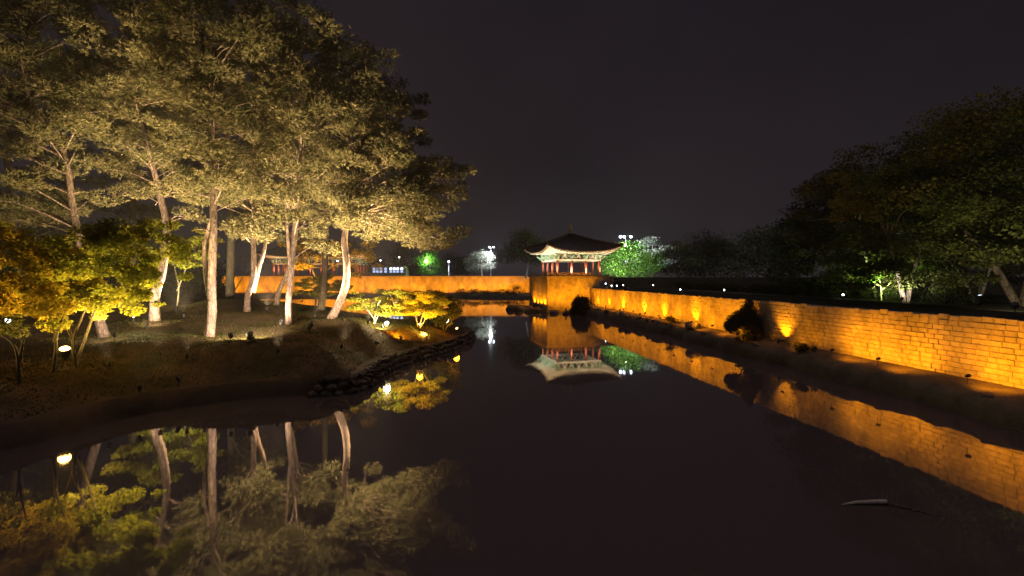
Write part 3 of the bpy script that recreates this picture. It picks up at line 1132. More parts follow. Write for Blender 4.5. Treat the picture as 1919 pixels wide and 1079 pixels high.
def pine(label, trunk_px, d, r0, poly, n_br, depth=3.2, mat=None, bark=None, extra=(), tufts=84, blades=6, group='tall pines on the left lawn', padr=(0.5, 1.0), dead=3, fork=None):
    """trunk_px: pixels from base up at distance d; poly: outline the crown fills at that distance"""
    mat = mat or M_needle
    bark = bark or M_bark
    base = at(trunk_px[0][0], trunk_px[0][1], d)
    zb = lz(base.x, base.y)
    pts = [at(x, y, d) for x, y in trunk_px]
    wob = random.uniform(0, 6)
    for i, p in enumerate(pts):
        p.y += 0.35 * math.sin(i * 1.1 + wob) * (i > 0)
    root = thing('pine_tree', label, 'pine tree', (base.x, base.y, zb), 0, group)
    off = root.location
    tr = catmull([Vector((pts[0].x, pts[0].y, zb - 0.3))] + pts[0:], 5)
    tr[0].z = zb - 0.3
    n = len(tr)
    ztop = tr[-1].z
    rad = []
    for p in tr:
        t = max(0, min(1, (p.z - zb) / (ztop - zb)))
        rad.append(r0 * ((1 - t) ** 0.85 * 0.84 + 0.10) * (1 + 0.22 * math.exp(-max(0, p.z - zb) * 3.2)))
    mb = MB()
    mb.tube([p - off for p in tr], rad, 12, rough=0.10)
    for line, rr in extra:           # further stems of the same tree
        q = catmull([at(x, y, dd) for x, y, dd in line], 5)
        mb.tube([p - off for p in q], [r0 * rr * (1 - 0.55 * i / len(q)) for i in range(len(q))], 9, rough=0.1)
    pads = []
    ylo = max(p[1] for p in poly)
    done = 0
    tries = 0
    bx0, bx1 = min(p[0] for p in poly), max(p[0] for p in poly)
    by0, by1 = min(p[1] for p in poly), max(p[1] for p in poly)
    zmin = at(0, fork or max(q[1] for q in poly), d).z - 0.6
    up = [p for p in tr if p.z > max(zb + 2.2, zmin)]
    while done < n_br and tries < 4000:
        tries += 1
        x, y = random.uniform(bx0, bx1), random.uniform(by0, by1)
        if not in_poly(x, y, poly):
            continue
        e = at(x, y, d)
        e.y += random.uniform(-depth, depth)
        # where the branch leaves the trunk: lower than its tip for high pads
        hd = min((Vector((e.x - p.x, e.y - p.y, 0)).length for p in up))
        zw = e.z - 0.22 * hd - random.uniform(0, .8)
        s = min(up, key=lambda p: abs(p.z - zw))
        v = e - s
        if v.length < 0.5:
            continue
        m = s.lerp(e, 0.5) + Vector((0, 0, 0.10 * v.length + random.uniform(-.2, .3))) + Vector((random.uniform(-.25, .25), random.uniform(-.25, .25), 0))
        br = catmull([s, m, e], 4)
        rb = min(r0 * 0.30, 0.016 + 0.010 * v.length)
        mb.tube([p - off for p in br], [rb * (1 - 0.8 * i / (len(br) - 1)) for i in range(len(br))], 6, cap=False)
        np_ = 2 + int(v.length * 0.6)
        for k in range(np_):
            t = 1 - 0.62 * (k / max(1, np_)) * random.uniform(0.6, 1.0)
            p = br[min(int(t * (len(br) - 1)), len(br) - 1)]
            sp = 0.85 if k else 0.15
            q = p + Vector((random.gauss(0, sp), random.gauss(0, sp), random.gauss(0.12, 0.2)))
            pads.append((q.x - off.x, q.y - off.y, q.z - off.z, random.uniform(*padr)))
        done += 1
    for _ in range(dead):            # bare dead limbs low on the trunk
        s = random.choice([p for p in up if p.z < zb + 0.62 * (ztop - zb)])
        an = random.uniform(-0.9, 0.9) + random.choice([0, math.pi])
        l = random.uniform(0.7, 2.0)
        m = s + Vector((math.cos(an) * l * .5, math.sin(an) * l * .5, random.uniform(0.1, .5)))
        e = s + Vector((math.cos(an) * l, math.sin(an) * l, random.uniform(0, .7)))
        mb.tube([p - off for p in catmull([s, m, e], 3)], [0.05, 0.045, 0.04, 0.03, 0.025, 0.02, 0.012], 5)
    mb.build('trunk', bark, root, True)
    link('crown', tri_mesh('crown', needle_tufts(pads, tufts, blades), mat), root)
    return root


pine('leftmost leaning pine whose trunk bends left into the dark crown',
     [(195, 632), (187, 580), (172, 515), (150, 440), (128, 395), (115, 308), (106, 250), (82, 218), (60, 163), (50, 60)], 24, 0.24,
     [(-120, -80), (150, -70), (215, 90), (215, 250), (170, 330), (100, 380), (0, 420), (-120, 400)], 52, bark=M_bark4)
pine('second pine from the left with pinkish lit trunk and broken top branch',
     [(290, 601), (296, 550), (301, 500), (304, 430), (298, 370), (291, 310), (283, 265), (262, 200), (262, 90)], 28, 0.285,
     [(190, 60), (320, 0), (385, 180), (380, 300), (340, 410), (250, 405), (165, 330), (170, 200)], 54)
pine('pine in front with pale forked trunk lit from its foot',
     [(392, 631), (397, 585), (404, 520), (407, 440), (399, 385), (393, 300), (392, 190), (382, 90), (380, -40)], 24, 0.235,
     [(320, -80), (450, -90), (510, 90), (500, 260), (450, 385), (400, 435), (350, 400), (315, 220)], 52, bark=M_bark4,
     extra=[([(402, 585, 24.05), (391, 545, 24.1), (385, 505, 24.2), (383, 465, 24.3), (390, 430, 24.4), (400, 395, 24.4)], 0.62)])
pine('pine with two slim pale stems parting in a narrow V near the ground',
     [(463, 584), (470, 555), (477, 520), (472, 470), (468, 420), (474, 350), (480, 250), (485, 150)], 30, 0.20,
     [(410, 130), (530, 120), (560, 300), (545, 425), (480, 455), (425, 430), (400, 260)], 44,
     extra=[([(474, 548, 30.2), (484, 505, 30.4), (496, 465, 30.6), (499, 420, 30.8), (490, 380, 31)], 0.75)])
pine('straight slim pine with white lit foot beside the misty lamp',
     [(541, 608), (546, 560), (550, 500), (550, 430), (551, 380), (560, 300), (569, 200), (571, 120), (560, 20)], 27, 0.19,
     [(480, -60), (590, -40), (650, 60), (665, 170), (660, 290), (640, 400), (585, 470), (520, 410), (480, 200)], 52, bark=M_bark4,
     extra=[([(546, 520, 26.8), (541, 470, 26.7), (537, 400, 26.7), (535, 340, 26.7)], 0.62),
            ([(568, 230, 27), (575, 180, 27), (582, 130, 27.2)], 0.4)])
pine('thin pine leaning right behind the straight slim pine',
     [(517, 571), (523, 545), (533, 515), (547, 470), (560, 400), (570, 300)], 34, 0.21,
     [(520, 200), (620, 200), (640, 330), (600, 420), (540, 420)], 24, mat=M_needle)
pine('right hand pine with curved trunk and boughs reaching over the water',
     [(622, 596), (634, 565), (647, 530), (652, 490), (649, 450), (655, 400), (669, 345), (680, 312), (672, 280), (690, 220), (700, 150)], 28.5, 0.26,
     [(640, 150), (700, 105), (748, 125), (785, 190), (805, 270), (845, 300), (872, 385), (866, 430), (820, 468), (742, 455), (715, 440), (690, 455), (650, 440), (610, 390), (600, 260)], 84,
     extra=[([(664, 360, 28.5), (645, 330, 28.3), (625, 335, 28.0), (612, 345, 27.8)], 0.3),
            ([(675, 330, 28.5), (700, 328, 28.6), (735, 345, 28.8), (765, 360, 29)], 0.34),
            ([(668, 350, 28.5), (700, 352, 28.2), (730, 358, 28.0)], 0.28)], depth=3.6, fork=395)
# taller dark pines behind them
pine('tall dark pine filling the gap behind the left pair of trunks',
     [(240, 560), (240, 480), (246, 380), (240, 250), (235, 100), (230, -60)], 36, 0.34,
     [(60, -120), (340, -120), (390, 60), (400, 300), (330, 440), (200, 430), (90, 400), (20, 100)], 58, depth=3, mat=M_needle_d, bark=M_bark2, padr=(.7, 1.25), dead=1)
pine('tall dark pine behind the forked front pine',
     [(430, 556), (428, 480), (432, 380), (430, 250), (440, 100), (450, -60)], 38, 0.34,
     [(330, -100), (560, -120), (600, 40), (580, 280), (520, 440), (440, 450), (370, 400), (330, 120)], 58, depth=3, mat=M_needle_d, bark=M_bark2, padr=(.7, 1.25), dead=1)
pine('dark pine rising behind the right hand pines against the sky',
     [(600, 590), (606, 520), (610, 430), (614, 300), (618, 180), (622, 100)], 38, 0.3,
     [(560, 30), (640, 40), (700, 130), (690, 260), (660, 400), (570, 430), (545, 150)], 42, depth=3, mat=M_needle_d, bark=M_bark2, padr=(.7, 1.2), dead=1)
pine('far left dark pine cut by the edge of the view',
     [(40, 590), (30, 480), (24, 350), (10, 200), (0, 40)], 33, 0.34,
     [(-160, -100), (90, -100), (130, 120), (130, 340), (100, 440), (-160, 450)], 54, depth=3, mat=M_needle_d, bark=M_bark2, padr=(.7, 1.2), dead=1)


def broadleaf(name, label, cat, base, stems, clumps, leaf, per, mat, bark, group=None, flat=0.7):
    """stems: list of (points, r0, r1) in world space; clumps in world space"""
    root = thing(name, label, cat, base, 0, group)
    off = Vector(base)
    if stems:
        mb = MB()
        for pts, r0, r1 in stems:
            q = catmull(pts, 4)
            mb.tube([p - off for p in q], [r0 + (r1 - r0) * i / (len(q) - 1) for i in range(len(q))], 7, rough=0.12)
        mb.build('trunk', bark, root, True)
    cl = [(c[0] - off.x, c[1] - off.y, c[2] - off.z, c[3]) for c in clumps]
    link('crown', tri_mesh('crown', leaf_cloud(cl, per, leaf, flat), mat, 4), root)
    return root


def auto_tree(name, label, cat, base, h, w, n_clump, leaf, per, mat, bark, trunk_r=0.2, group=None, fork=0.35, crown_lo=0.35, n_limb=6, cr=0.26, shape=1.0, flat=0.7):
    b = Vector(base)
    top = b + Vector((random.uniform(-.1, .1) * w, 0, h * 0.8))
    fk = b + Vector((random.uniform(-.06, .06) * w, 0, h * fork))
    stems = [([b + Vector((0, 0, -.2)), b.lerp(fk, .5) + Vector((random.uniform(-.1, .1), 0, 0)), fk, fk.lerp(top, .5), top], trunk_r, trunk_r * .2)]
    clumps = []
    for i in range(n_limb):
        an = 2 * math.pi * i / n_limb + random.uniform(-.4, .4)
        e = fk + Vector((math.cos(an) * w * .38, math.sin(an) * w * .38, h * random.uniform(.15, .4)))
        stems.append(([fk, fk.lerp(e, .5) + Vector((0, 0, h * .06)), e], trunk_r * .55, trunk_r * .12))
    for i in range(n_clump):
        an = random.uniform(0, 6.283)
        t = random.uniform(0, 1)
        z = crown_lo + (1 - crown_lo) * t
        wid = w * 0.5 * math.sin(math.pi * min(1, (0.18 + 0.82 * t)) ** shape) ** 0.7
        rr = wid * random.uniform(0.25, 1) ** 0.6
        clumps.append((b.x + math.cos(an) * rr, b.y + math.sin(an) * rr, b.z + h * z * 0.93, w * cr * random.uniform(.5, 1)))
    return broadleaf(name, label, cat, b, stems, clumps, leaf, per, mat, bark, group, flat)


# --- yellow-green maples on the near left
def maple(label, base_px, d, stems_px, region, n_clump, per, rr, leaf=0.075, mat=None, depth=1.4, br=0.06, bark=None, cat='maple tree', name='maple_tree', group='maples on the left bank', flat=.42):
    b = at(base_px[0], base_px[1], d)
    b.z = lz(b.x, b.y) if b.x < 0 else 3.5
    stems = []
    for st in stems_px:
        pts = [at(x, y, d) for x, y in st]
        pts = [Vector((p.x, p.y + random.uniform(-.3, .3) * i / len(pts) * 2, p.z)) for i, p in enumerate(pts)]
        if abs(st[0][1] - base_px[1]) < 6:
            pts[0] = b + Vector((pts[0].x - b.x, 0, -.15))
        stems.append((pts, br, br * .25))
    clumps = []
    bx0, bx1 = min(p[0] for p in region), max(p[0] for p in region)
    by0, by1 = min(p[1] for p in region), max(p[1] for p in region)
    while len(clumps) < n_clump:
        x, y = random.uniform(bx0, bx1), random.uniform(by0, by1)
        if in_poly(x, y, region):
            p = at(x, y, d)
            clumps.append((p.x, p.y + random.uniform(-depth, depth), p.z, random.uniform(*rr)))
    for c in random.sample(clumps, min(7, len(clumps))):   # twigs out to some of the clumps
        s = random.choice(stems)[0]
        a = s[-1] if len(s) < 3 else s[random.choice([-1, -2])]
        e = Vector(c[:3])
        stems.append(([a, a.lerp(e, .5) + Vector((0, 0, .15)), e], br * .3, br * .1))
    return broadleaf(name, label, cat, b, stems, clumps, leaf, per, mat or M_maple, bark or M_bark2, group, flat)


maple('yellow-green maple spreading over the orange garden lamp on the near left bank', (145, 692), 18.2,
      [[(145, 692), (140, 640), (150, 590), (165, 530), (180, 470)], [(147, 670), (165, 620), (195, 570), (230, 520)], [(141, 650), (120, 590), (105, 520)]],
      [(40, 520), (120, 470), (200, 440), (235, 400), (290, 420), (345, 500), (330, 545), (250, 575), (235, 560), (215, 596), (180, 575), (150, 606), (100, 580)], 120, 240, (.22, .55), leaf=.062, flat=.65)
maple('golden maple at the left edge behind the orange garden lamp', (98, 690), 17.2,
      [[(98, 690), (104, 640), (90, 590), (70, 540), (50, 480)], [(103, 640), (118, 600), (128, 560)]],
      [(-60, 420), (60, 430), (150, 500), (170, 560), (140, 600), (105, 575), (60, 600), (10, 570), (-60, 592)], 105, 250, (.25, .55), leaf=.062, mat=M_gold, flat=.7)
maple('dark-stemmed low maple at the left frame edge nearest the water', (38, 712), 16.2,
      [[(38, 712), (36, 670), (22, 640), (-5, 620)], [(37, 680), (45, 650), (60, 620)]],
      [(-80, 570), (30, 575), (50, 600), (20, 640), (-60, 660)], 16, 50, (.25, .42), mat=M_olive)
maple('light green maple between the pinkish trunk and the forked pine', (330, 585), 33,
      [[(330, 585), (335, 540), (325, 500), (315, 460)], [(332, 545), (350, 500), (365, 465)]],
      [(225, 420), (290, 400), (380, 430), (395, 460), (380, 490), (330, 520), (250, 500)], 46, 130, (.5, .9), leaf=.12)
# maples on the point
maple('pale green maple with arching bare stems beside the white point lamp', (700, 606), 33,
      [[(700, 606), (705, 585), (712, 565), (730, 552)], [(703, 600), (690, 580), (672, 566)], [(706, 590), (725, 572), (750, 560)], [(701, 602), (715, 580), (738, 570)]],
      [(655, 560), (680, 535), (720, 545), (765, 545), (785, 575), (760, 590), (700, 585), (660, 580)], 60, 230, (.3, .62), leaf=.065, br=.035, bark=M_bark3, depth=1.2, flat=.35)
maple('many-stemmed maple glowing orange over the lamp near the tip of the point', (784, 612), 33.5,
      [[(784, 612), (780, 595), (776, 570)], [(785, 608), (792, 590), (800, 575)], [(784, 608), (778, 590), (768, 575)], [(786, 610), (800, 595), (815, 580)]],
      [(740, 560), (760, 545), (810, 545), (840, 565), (820, 590), (770, 588)], 52, 210, (.3, .6), leaf=.065, br=.035, bark=M_bark3, depth=1.2)
maple('dark bushy shrub on the tip of the point above the last lamp', (832, 615), 36,
      [[(832, 615), (828, 600), (820, 580)], [(833, 612), (842, 600), (848, 585)]],
      [(775, 560), (820, 545), (855, 565), (872, 590), (855, 605), (800, 600)], 34, 190, (.35, .7), leaf=.075, br=.05, mat=M_dark, cat='shrub', name='dark_shrub', group='shrubs on the point', flat=.7)
maple('light green spreading maple in front of the far orange wall', (606, 575), 40,
      [[(606, 575), (600, 550), (590, 530)], [(606, 565), (620, 545), (640, 530)]],
      [(550, 530), (600, 515), (650, 520), (655, 540), (600, 556), (560, 550)], 36, 130, (.4, .75), leaf=.10, br=.06, depth=1.6, flat=.3)
maple('bare branched shrub with brownish twigs left of the V-stemmed pine', (440, 556), 40,
      [[(440, 556), (438, 530), (425, 505), (415, 490)], [(440, 545), (455, 515), (470, 495)], [(440, 540), (430, 520), (440, 485)]],
      [(412, 480), (470, 470), (485, 500), (450, 520), (415, 510)], 14, 20, (.3, .5), leaf=.06, br=.05, mat=M_olive, cat='shrub', name='bare_shrub', group='shrubs behind the pines')

maple('brownish orange tree half hiding the distant pavilion, behind the curved pine', (590, 562), 44,
      [[(590, 562), (592, 530), (585, 500), (575, 470)], [(592, 535), (620, 500), (660, 480)]],
      [(530, 440), (590, 425), (640, 455), (700, 450), (705, 500), (660, 520), (620, 490), (560, 505)], 40, 90, (.4, .8), leaf=.10, br=.09, depth=1.6, mat=M_gold, flat=.6)
# dark thicket behind the left lawn
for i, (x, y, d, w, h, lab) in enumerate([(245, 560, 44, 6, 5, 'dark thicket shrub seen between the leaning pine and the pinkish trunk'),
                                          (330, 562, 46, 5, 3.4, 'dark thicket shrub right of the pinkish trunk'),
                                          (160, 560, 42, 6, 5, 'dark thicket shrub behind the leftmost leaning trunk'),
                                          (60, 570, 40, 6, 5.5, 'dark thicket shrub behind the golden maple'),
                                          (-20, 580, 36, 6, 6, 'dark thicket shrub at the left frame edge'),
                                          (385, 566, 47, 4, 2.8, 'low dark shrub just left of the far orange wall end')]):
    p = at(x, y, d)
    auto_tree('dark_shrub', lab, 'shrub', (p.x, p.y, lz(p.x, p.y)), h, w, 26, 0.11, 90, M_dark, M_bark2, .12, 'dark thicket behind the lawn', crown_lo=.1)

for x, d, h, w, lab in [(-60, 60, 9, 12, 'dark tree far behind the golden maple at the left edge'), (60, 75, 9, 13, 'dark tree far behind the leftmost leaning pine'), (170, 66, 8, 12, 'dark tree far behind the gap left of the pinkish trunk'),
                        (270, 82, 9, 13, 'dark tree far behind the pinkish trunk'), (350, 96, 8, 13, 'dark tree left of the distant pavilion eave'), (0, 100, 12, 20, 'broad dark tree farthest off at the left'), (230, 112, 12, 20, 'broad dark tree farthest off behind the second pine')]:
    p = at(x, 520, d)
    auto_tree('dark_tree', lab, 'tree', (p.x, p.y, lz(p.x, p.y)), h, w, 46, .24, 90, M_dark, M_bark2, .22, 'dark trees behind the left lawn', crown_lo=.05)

# --- shrubs and rocks on the right ledge
p = wall_pt(31.5, 1.15, .93)
stems = [([p + Vector((0, 0, -.1)), p + Vector((.1, .1, .5)), p + Vector((.25, .2, 1.1)), p + Vector((.35, .2, 2.2))], .09, .03),
         ([p, p + Vector((-.3, -.1, .5)), p + Vector((-.6, -.2, 1.0))], .07, .03)]
cl = [(p.x - .75, p.y - .2, p.z + 1.0, .62), (p.x - .35, p.y, p.z + 1.25, .7), (p.x - .95, p.y, p.z + .9, .4), (p.x + .15, p.y + .1, p.z + 1.5, .72), (p.x + .35, p.y + .1, p.z + 2.0, .52),
      (p.x + .4, p.y + .1, p.z + 2.45, .3), (p.x + .5, p.y, p.z + 1.3, .62), (p.x + .6, p.y - .1, p.z + .8, .52), (p.x - .1, p.y - .3, p.z + .9, .5), (p.x + .7, p.y - .2, p.z + .45, .4), (p.x + .42, p.y, p.z + 2.7, .15)]
broadleaf('dark_shrub', 'tall two-humped dark shrub standing out against the orange right wall', 'shrub', p, stems, [(a_, b_, c_, r_ * 1.12) for a_, b_, c_, r_ in cl], .055, 1500, M_olive, M_bark2, 'shrubs on the right ledge', .9)
p = wall_pt(64.6, 3.2, .5)
cl = []
while len(cl) < 34:
    q = Vector((random.uniform(-1, 1), random.uniform(-1, 1), random.uniform(-.7, 1)))
    if q.length < 1:
        cl.append((p.x + q.x * 1.25, p.y + q.y * 1.2, p.z + .7 + q.z * 1.25, random.uniform(.45, .7)))
broadleaf('dark_shrub', 'round dark bush at the water edge before the podium corner', 'shrub', p, [([p + Vector((0, 0, -.3)), p + Vector((0, 0, .5)), p + Vector((.1, 0, 1.2))], .1, .04)], cl, .085, 330, M_dark, M_bark2, 'shrubs on the right ledge', .9)
for y, s, lab in [(26.4, .45, 'low scrubby plant on the ledge below the yellow wall patch'), (42.5, .6, 'low dark plant on the ledge beside the pale rocks'), (30.8, .5, 'small scrub at the foot of the tall two-humped shrub')]:
    p = wall_pt(y, 1.1, .9)
    cl = [(p.x + random.gauss(0, s * .6), p.y + random.gauss(0, s * .6), p.z + random.uniform(0, s), s * random.uniform(.4, .7)) for _ in range(9)]
    broadleaf('low_shrub', lab, 'shrub', p, [], cl, .05, 160, M_olive, M_bark2, 'shrubs on the right ledge', .8)

rocks = [rock_mesh('rock', M_rock, s, 2, random.choice([.7, .9, 1.1])) for s in range(8)]
ri = 0
def rock(p, s, lab, group, tilt=0.3):
    global ri
    o = link('rock', rocks[ri % 8])
    ri += 1
    o.location = p
    o.scale = s
    o.rotation_euler = (random.uniform(-tilt, tilt), random.uniform(-tilt, tilt), random.uniform(0, 6.28))
    tag(o, lab, 'rock', group)
    return o


rock(wall_pt(38.0, 1.2, 1.15), (.72, .72, .62), 'large round dark boulder on the right ledge, alone between two wall lamps', 'rocks on the right ledge')
for y, o, s, lab in [(67.5, 1.3, .6, 'pale pointed rock at the podium end of the right ledge'), (66.6, 2.0, .7, 'upright pale rock beside the round podium bush'), (65.2, 1.1, .55, 'jagged rock in front of the last wall patch'),
                     (61.0, 1.5, .6, 'low rock under the second wall patch from the podium'), (58.4, 1.3, .55, 'pale angular rock between second and third wall patches'),
                     (57.0, 1.7, .75, 'broad dark rock in front of the brightest wall patch'), (52.6, 1.5, .7, 'flat dark rock short of the fourth wall patch'), (50.8, 1.6, .6, 'dark rock in front of the fourth wall patch'),
                     (48.6, 1.3, .55, 'small rock just nearer than the fourth wall patch'), (46.2, 1.2, .5, 'left pale rock of the tangle on the ledge'), (45.0, 1.25, .55, 'right pale rock of the tangle on the ledge'),
                     (43.6, 1.4, .62, 'long dark rock beside the pale tangle'), (41.2, 1.2, .45, 'pointed small rock between tangle and round boulder'), (29.6, 1.5, .32, 'small rock nearer than the tall shrub'),
                     (35.6, 1.6, .3, 'small stone between round boulder and tall shrub'), (16.9, 1.5, .26, 'dark stone on the ledge at the right edge of the view')]:
    rock(wall_pt(y, o + .15, 0.82), (s * .8, s * random.uniform(.65, .95), s * random.uniform(.55, .85)), lab, 'rocks on the right ledge')
for u, v, s, lab in [(-7.0, 2.6, .9, 'rock in the water at the far left foot of the podium'), (-6.6, .8, .8, 'rock under the middle of the left podium face'), (-6.8, -1.2, .9, 'rock under the near end of the left podium face'),
                     (-6.5, -3.2, 1.0, 'big rock off the left front corner of the podium'), (-7.6, -1.6, .8, 'outer rock off the left podium face'), (-8.4, .4, 1.0, 'outer dark rock farther left of the podium'), (-9.2, 2.2, 1.1, 'outermost dark rock left of the podium'),
                     (-5.2, -6.4, .75, 'squat rock before the podium front, left end'), (-3.9, -8.0, .62, 'rock carrying the left front flood'), (-2.4, -6.6, .6, 'rock before the middle of the podium front'), (-0.6, -8.0, .66, 'rock carrying the right front flood')]:
    b = pz + PU * u + PV * v
    rock((b.x, b.y, .12), (s, s * .9, s * .85), lab, 'rocks around the podium foot', .15)
for x, y, s, lab in [(470, 648, .3, 'dark stone beside the white lawn lamp'), (792, 622, .35, 'dark stone at the foot of the glowing maple'), (705, 640, .2, 'pale small stone on the edging near the inner bend')]:
    d = {470: 22.2, 792: 32.3, 705: 27}[x]
    p = at(x, y, d)
    rock((p.x, p.y, lz(p.x, p.y) + .05), (s, s, s * .7), lab, 'stones on the left lawn')
# dark bushes on the far ledge
for x, lab in [(-13, 'leftmost low bush on the wide part of the far ledge'), (-9.5, 'second low bush from the left on the far ledge'), (-6, 'low bush in the middle of the far ledge'), (-2, 'bush second from the podium on the far ledge'), (1.2, 'taller bush on the far ledge next to the podium')]:
    h = 1.3 if x < 0 else 2.4
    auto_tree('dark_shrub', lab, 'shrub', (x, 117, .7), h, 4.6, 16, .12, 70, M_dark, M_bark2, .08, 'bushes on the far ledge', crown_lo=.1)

# ------------------------------------------------------------------ lawn floodlights
def lawn(x, y, d, h=0.32):
    p = at(x, y, d)
    return Vector((p.x, p.y, lz(p.x, p.y) + h))


def treept(x, y, d):
    return at(x, y, d)


flood(lawn(432, 640, 22.0), treept(404, 540, 24), WARM, 3255, 140, 'white lawn floodlight in front of the forked pine', 'w', .8, hood=False, group='lawn floodlights')
flood(lawn(468, 643, 22.0), treept(474, 500, 29), WARM, 4495, 125, 'dark backed lawn floodlight right of the white one', 'w', 1.0, group='lawn floodlights')
flood(lawn(527, 613, 25.6), treept(547, 540, 27), WARM, 1550, 145, 'white lawn lamp with misty glow at the slim straight pine', 'w', .8, hood=False, group='lawn floodlights')
flood(lawn(580, 625, 25.0), treept(645, 500, 28.5), WARM, 3565, 120, 'dark floodlight with orange lit rim before the curved pine', 'o', 1.1, group='lawn floodlights')
flood(lawn(275, 622, 25.6), treept(299, 520, 28), WARM, 2635, 140, 'hidden lawn lamp at the foot of the pinkish trunk', 'w', .5, group='lawn floodlights')
flood(lawn(215, 655, 22.0), treept(190, 560, 24), WARM, 1395, 130, 'lawn lamp at the foot of the leaning pine', 'w', .5, group='lawn floodlights')
# up into the crowns; front ones and the long-bough one are added, unseen
for x, y, d, tx, ty, td, pw, lab in [
        (345, 596, 29, 310, 250, 27, 16000, 'crown floodlight behind the forked pine trunk'), (500, 590, 30.5, 500, 280, 28, 26000, 'crown floodlight between the V-stemmed and slim pines'),
        (590, 600, 29, 670, 300, 27, 12000, 'crown floodlight left of the curved pine foot'), (80, 600, 31, 90, 260, 27, 15000, 'crown floodlight behind the golden maple'),
        (690, 612, 29.5, 735, 230, 27.5, 24000, 'added crown floodlight right of the curved pine, under its long boughs'),
        (300, 668, 20.5, 250, 220, 26, 15000, 'added hidden crown floodlight on the lawn in front of the pinkish trunk'), (350, 676, 20.3, 400, 200, 25, 15000, 'added hidden crown floodlight on the lawn nearest the forked pine'),
        (520, 664, 21.5, 530, 220, 27, 26000, 'added hidden crown floodlight on the lawn before the slim straight pine'), (640, 650, 23.5, 740, 290, 28, 30000, 'added hidden crown floodlight on the lawn before the curved pine'),
        (205, 690, 18.6, 80, 200, 24, 12000, 'added hidden crown floodlight on the lawn right of the maples')]:
    flood(lawn(x, y, d, .25), treept(tx, ty - (40 if y > 640 else 0), td), AMBER, pw * (1.15 if y > 640 else 2.0), 60 if y > 640 else 88, lab, 'o', .5, group='crown floodlights', soft=.12)
# garden lamps among the maples; the hidden ones are added to light the leaves
flood(lawn(122, 664, 19.0, .4), treept(110, 560, 18), (1, .55, .10), 3400, 165, 'bright orange garden lamp under the golden maples', 'o', 1.3, hood=False, group='garden lamps', soft=.2)
flood(lawn(335, 694, 18.6, .25), at(150, 480, 18.2), (1, .70, .16), 7000, 80, 'added hidden lamp on the open lawn, aimed left at the yellow-green maple', 'o', .5, group='garden lamps', soft=.2)
flood(lawn(262, 706, 17.4, .25), at(285, 470, 19.5), (1, .84, .28), 3000, 90, 'added hidden lamp right of the maples aimed at their outer leaves', 'o', .5, group='garden lamps', soft=.2)
flood(lawn(716, 630, 29.6, .3), at(706, 560, 33), (1, .86, .36), 7500, 110, 'added hidden lamp on the edging aimed at the pale green maple', 'o', .5, group='lamps on the point', soft=.2)  # this and the next are added, hidden lamps that brighten the maples
flood(lawn(800, 626, 31.2, .3), at(790, 570, 33.8), (1, .60, .08), 3600, 110, 'added hidden lamp on the edging aimed at the glowing maple', 'o', .5, group='lamps on the point', soft=.2)
flood((-22.5, 15.0, lz(-22.5, 15.0) + .3), at(60, 505, 17.4), (1, .62, .12), 5200, 90, 'added lamp out of view at the left, aimed right at the golden maple', 'o', .5, group='garden lamps', soft=.2)
flood(lawn(14, 592, 26, .4), at(14, 560, 20), WHITE, 30, 90, 'white lamp glinting at the left frame edge', 'w', 1.0, hood=False, group='garden lamps')
flood(lawn(250, 600, 27, .3), treept(270, 470, 24), (.95, .88, .40), 6500, 130, 'small lamp under the yellow-green maple by the pinkish trunk', 'w', .3, group='garden lamps')
flood(lawn(330, 590, 31, .3), treept(320, 480, 33), (.95, .88, .40), 4500, 140, 'small lamp under the light green maple', 'w', .8, group='garden lamps')
flood(lawn(725, 607, 30.5, .4), at(722, 560, 28.8), (1, .84, .45), 3800, 175, 'round white lamp facing out from the pale green maple', 'c', 1.0, hood=False, group='lamps on the point', soft=.2)
flood(lawn(751, 626, 29.5, .25), at(745, 560, 33), SODIUM, 2600, 150, 'slanted orange lamp nearest the water on the point', 'o', .7, hood=False, group='lamps on the point', soft=.2)
flood(lawn(787, 600, 32.6, .45), at(783, 570, 31.8), SODIUM, 2600, 170, 'orange lamp among the stems of the glowing maple', 'o', .75, hood=False, group='lamps on the point', soft=.2)
flood(lawn(857, 606, 36.2, .35), at(840, 585, 35.2), SODIUM, 1300, 165, 'last orange lamp at the tip of the point', 'o', .7, hood=False, group='lamps on the point', soft=.2)
flood(lawn(600, 578, 38, .3), at(605, 530, 40), (.95, .88, .40), 4500, 150, 'lamp under the spreading maple before the far wall', 'w', .8, group='lamps on the point')

flood(lawn(566, 574, 42, .3), at(610, 475, 44), (1, .50, .07), 6500, 130, 'orange lamp below the brownish orange tree behind the slim pines', 'o', .5, group='garden lamps')

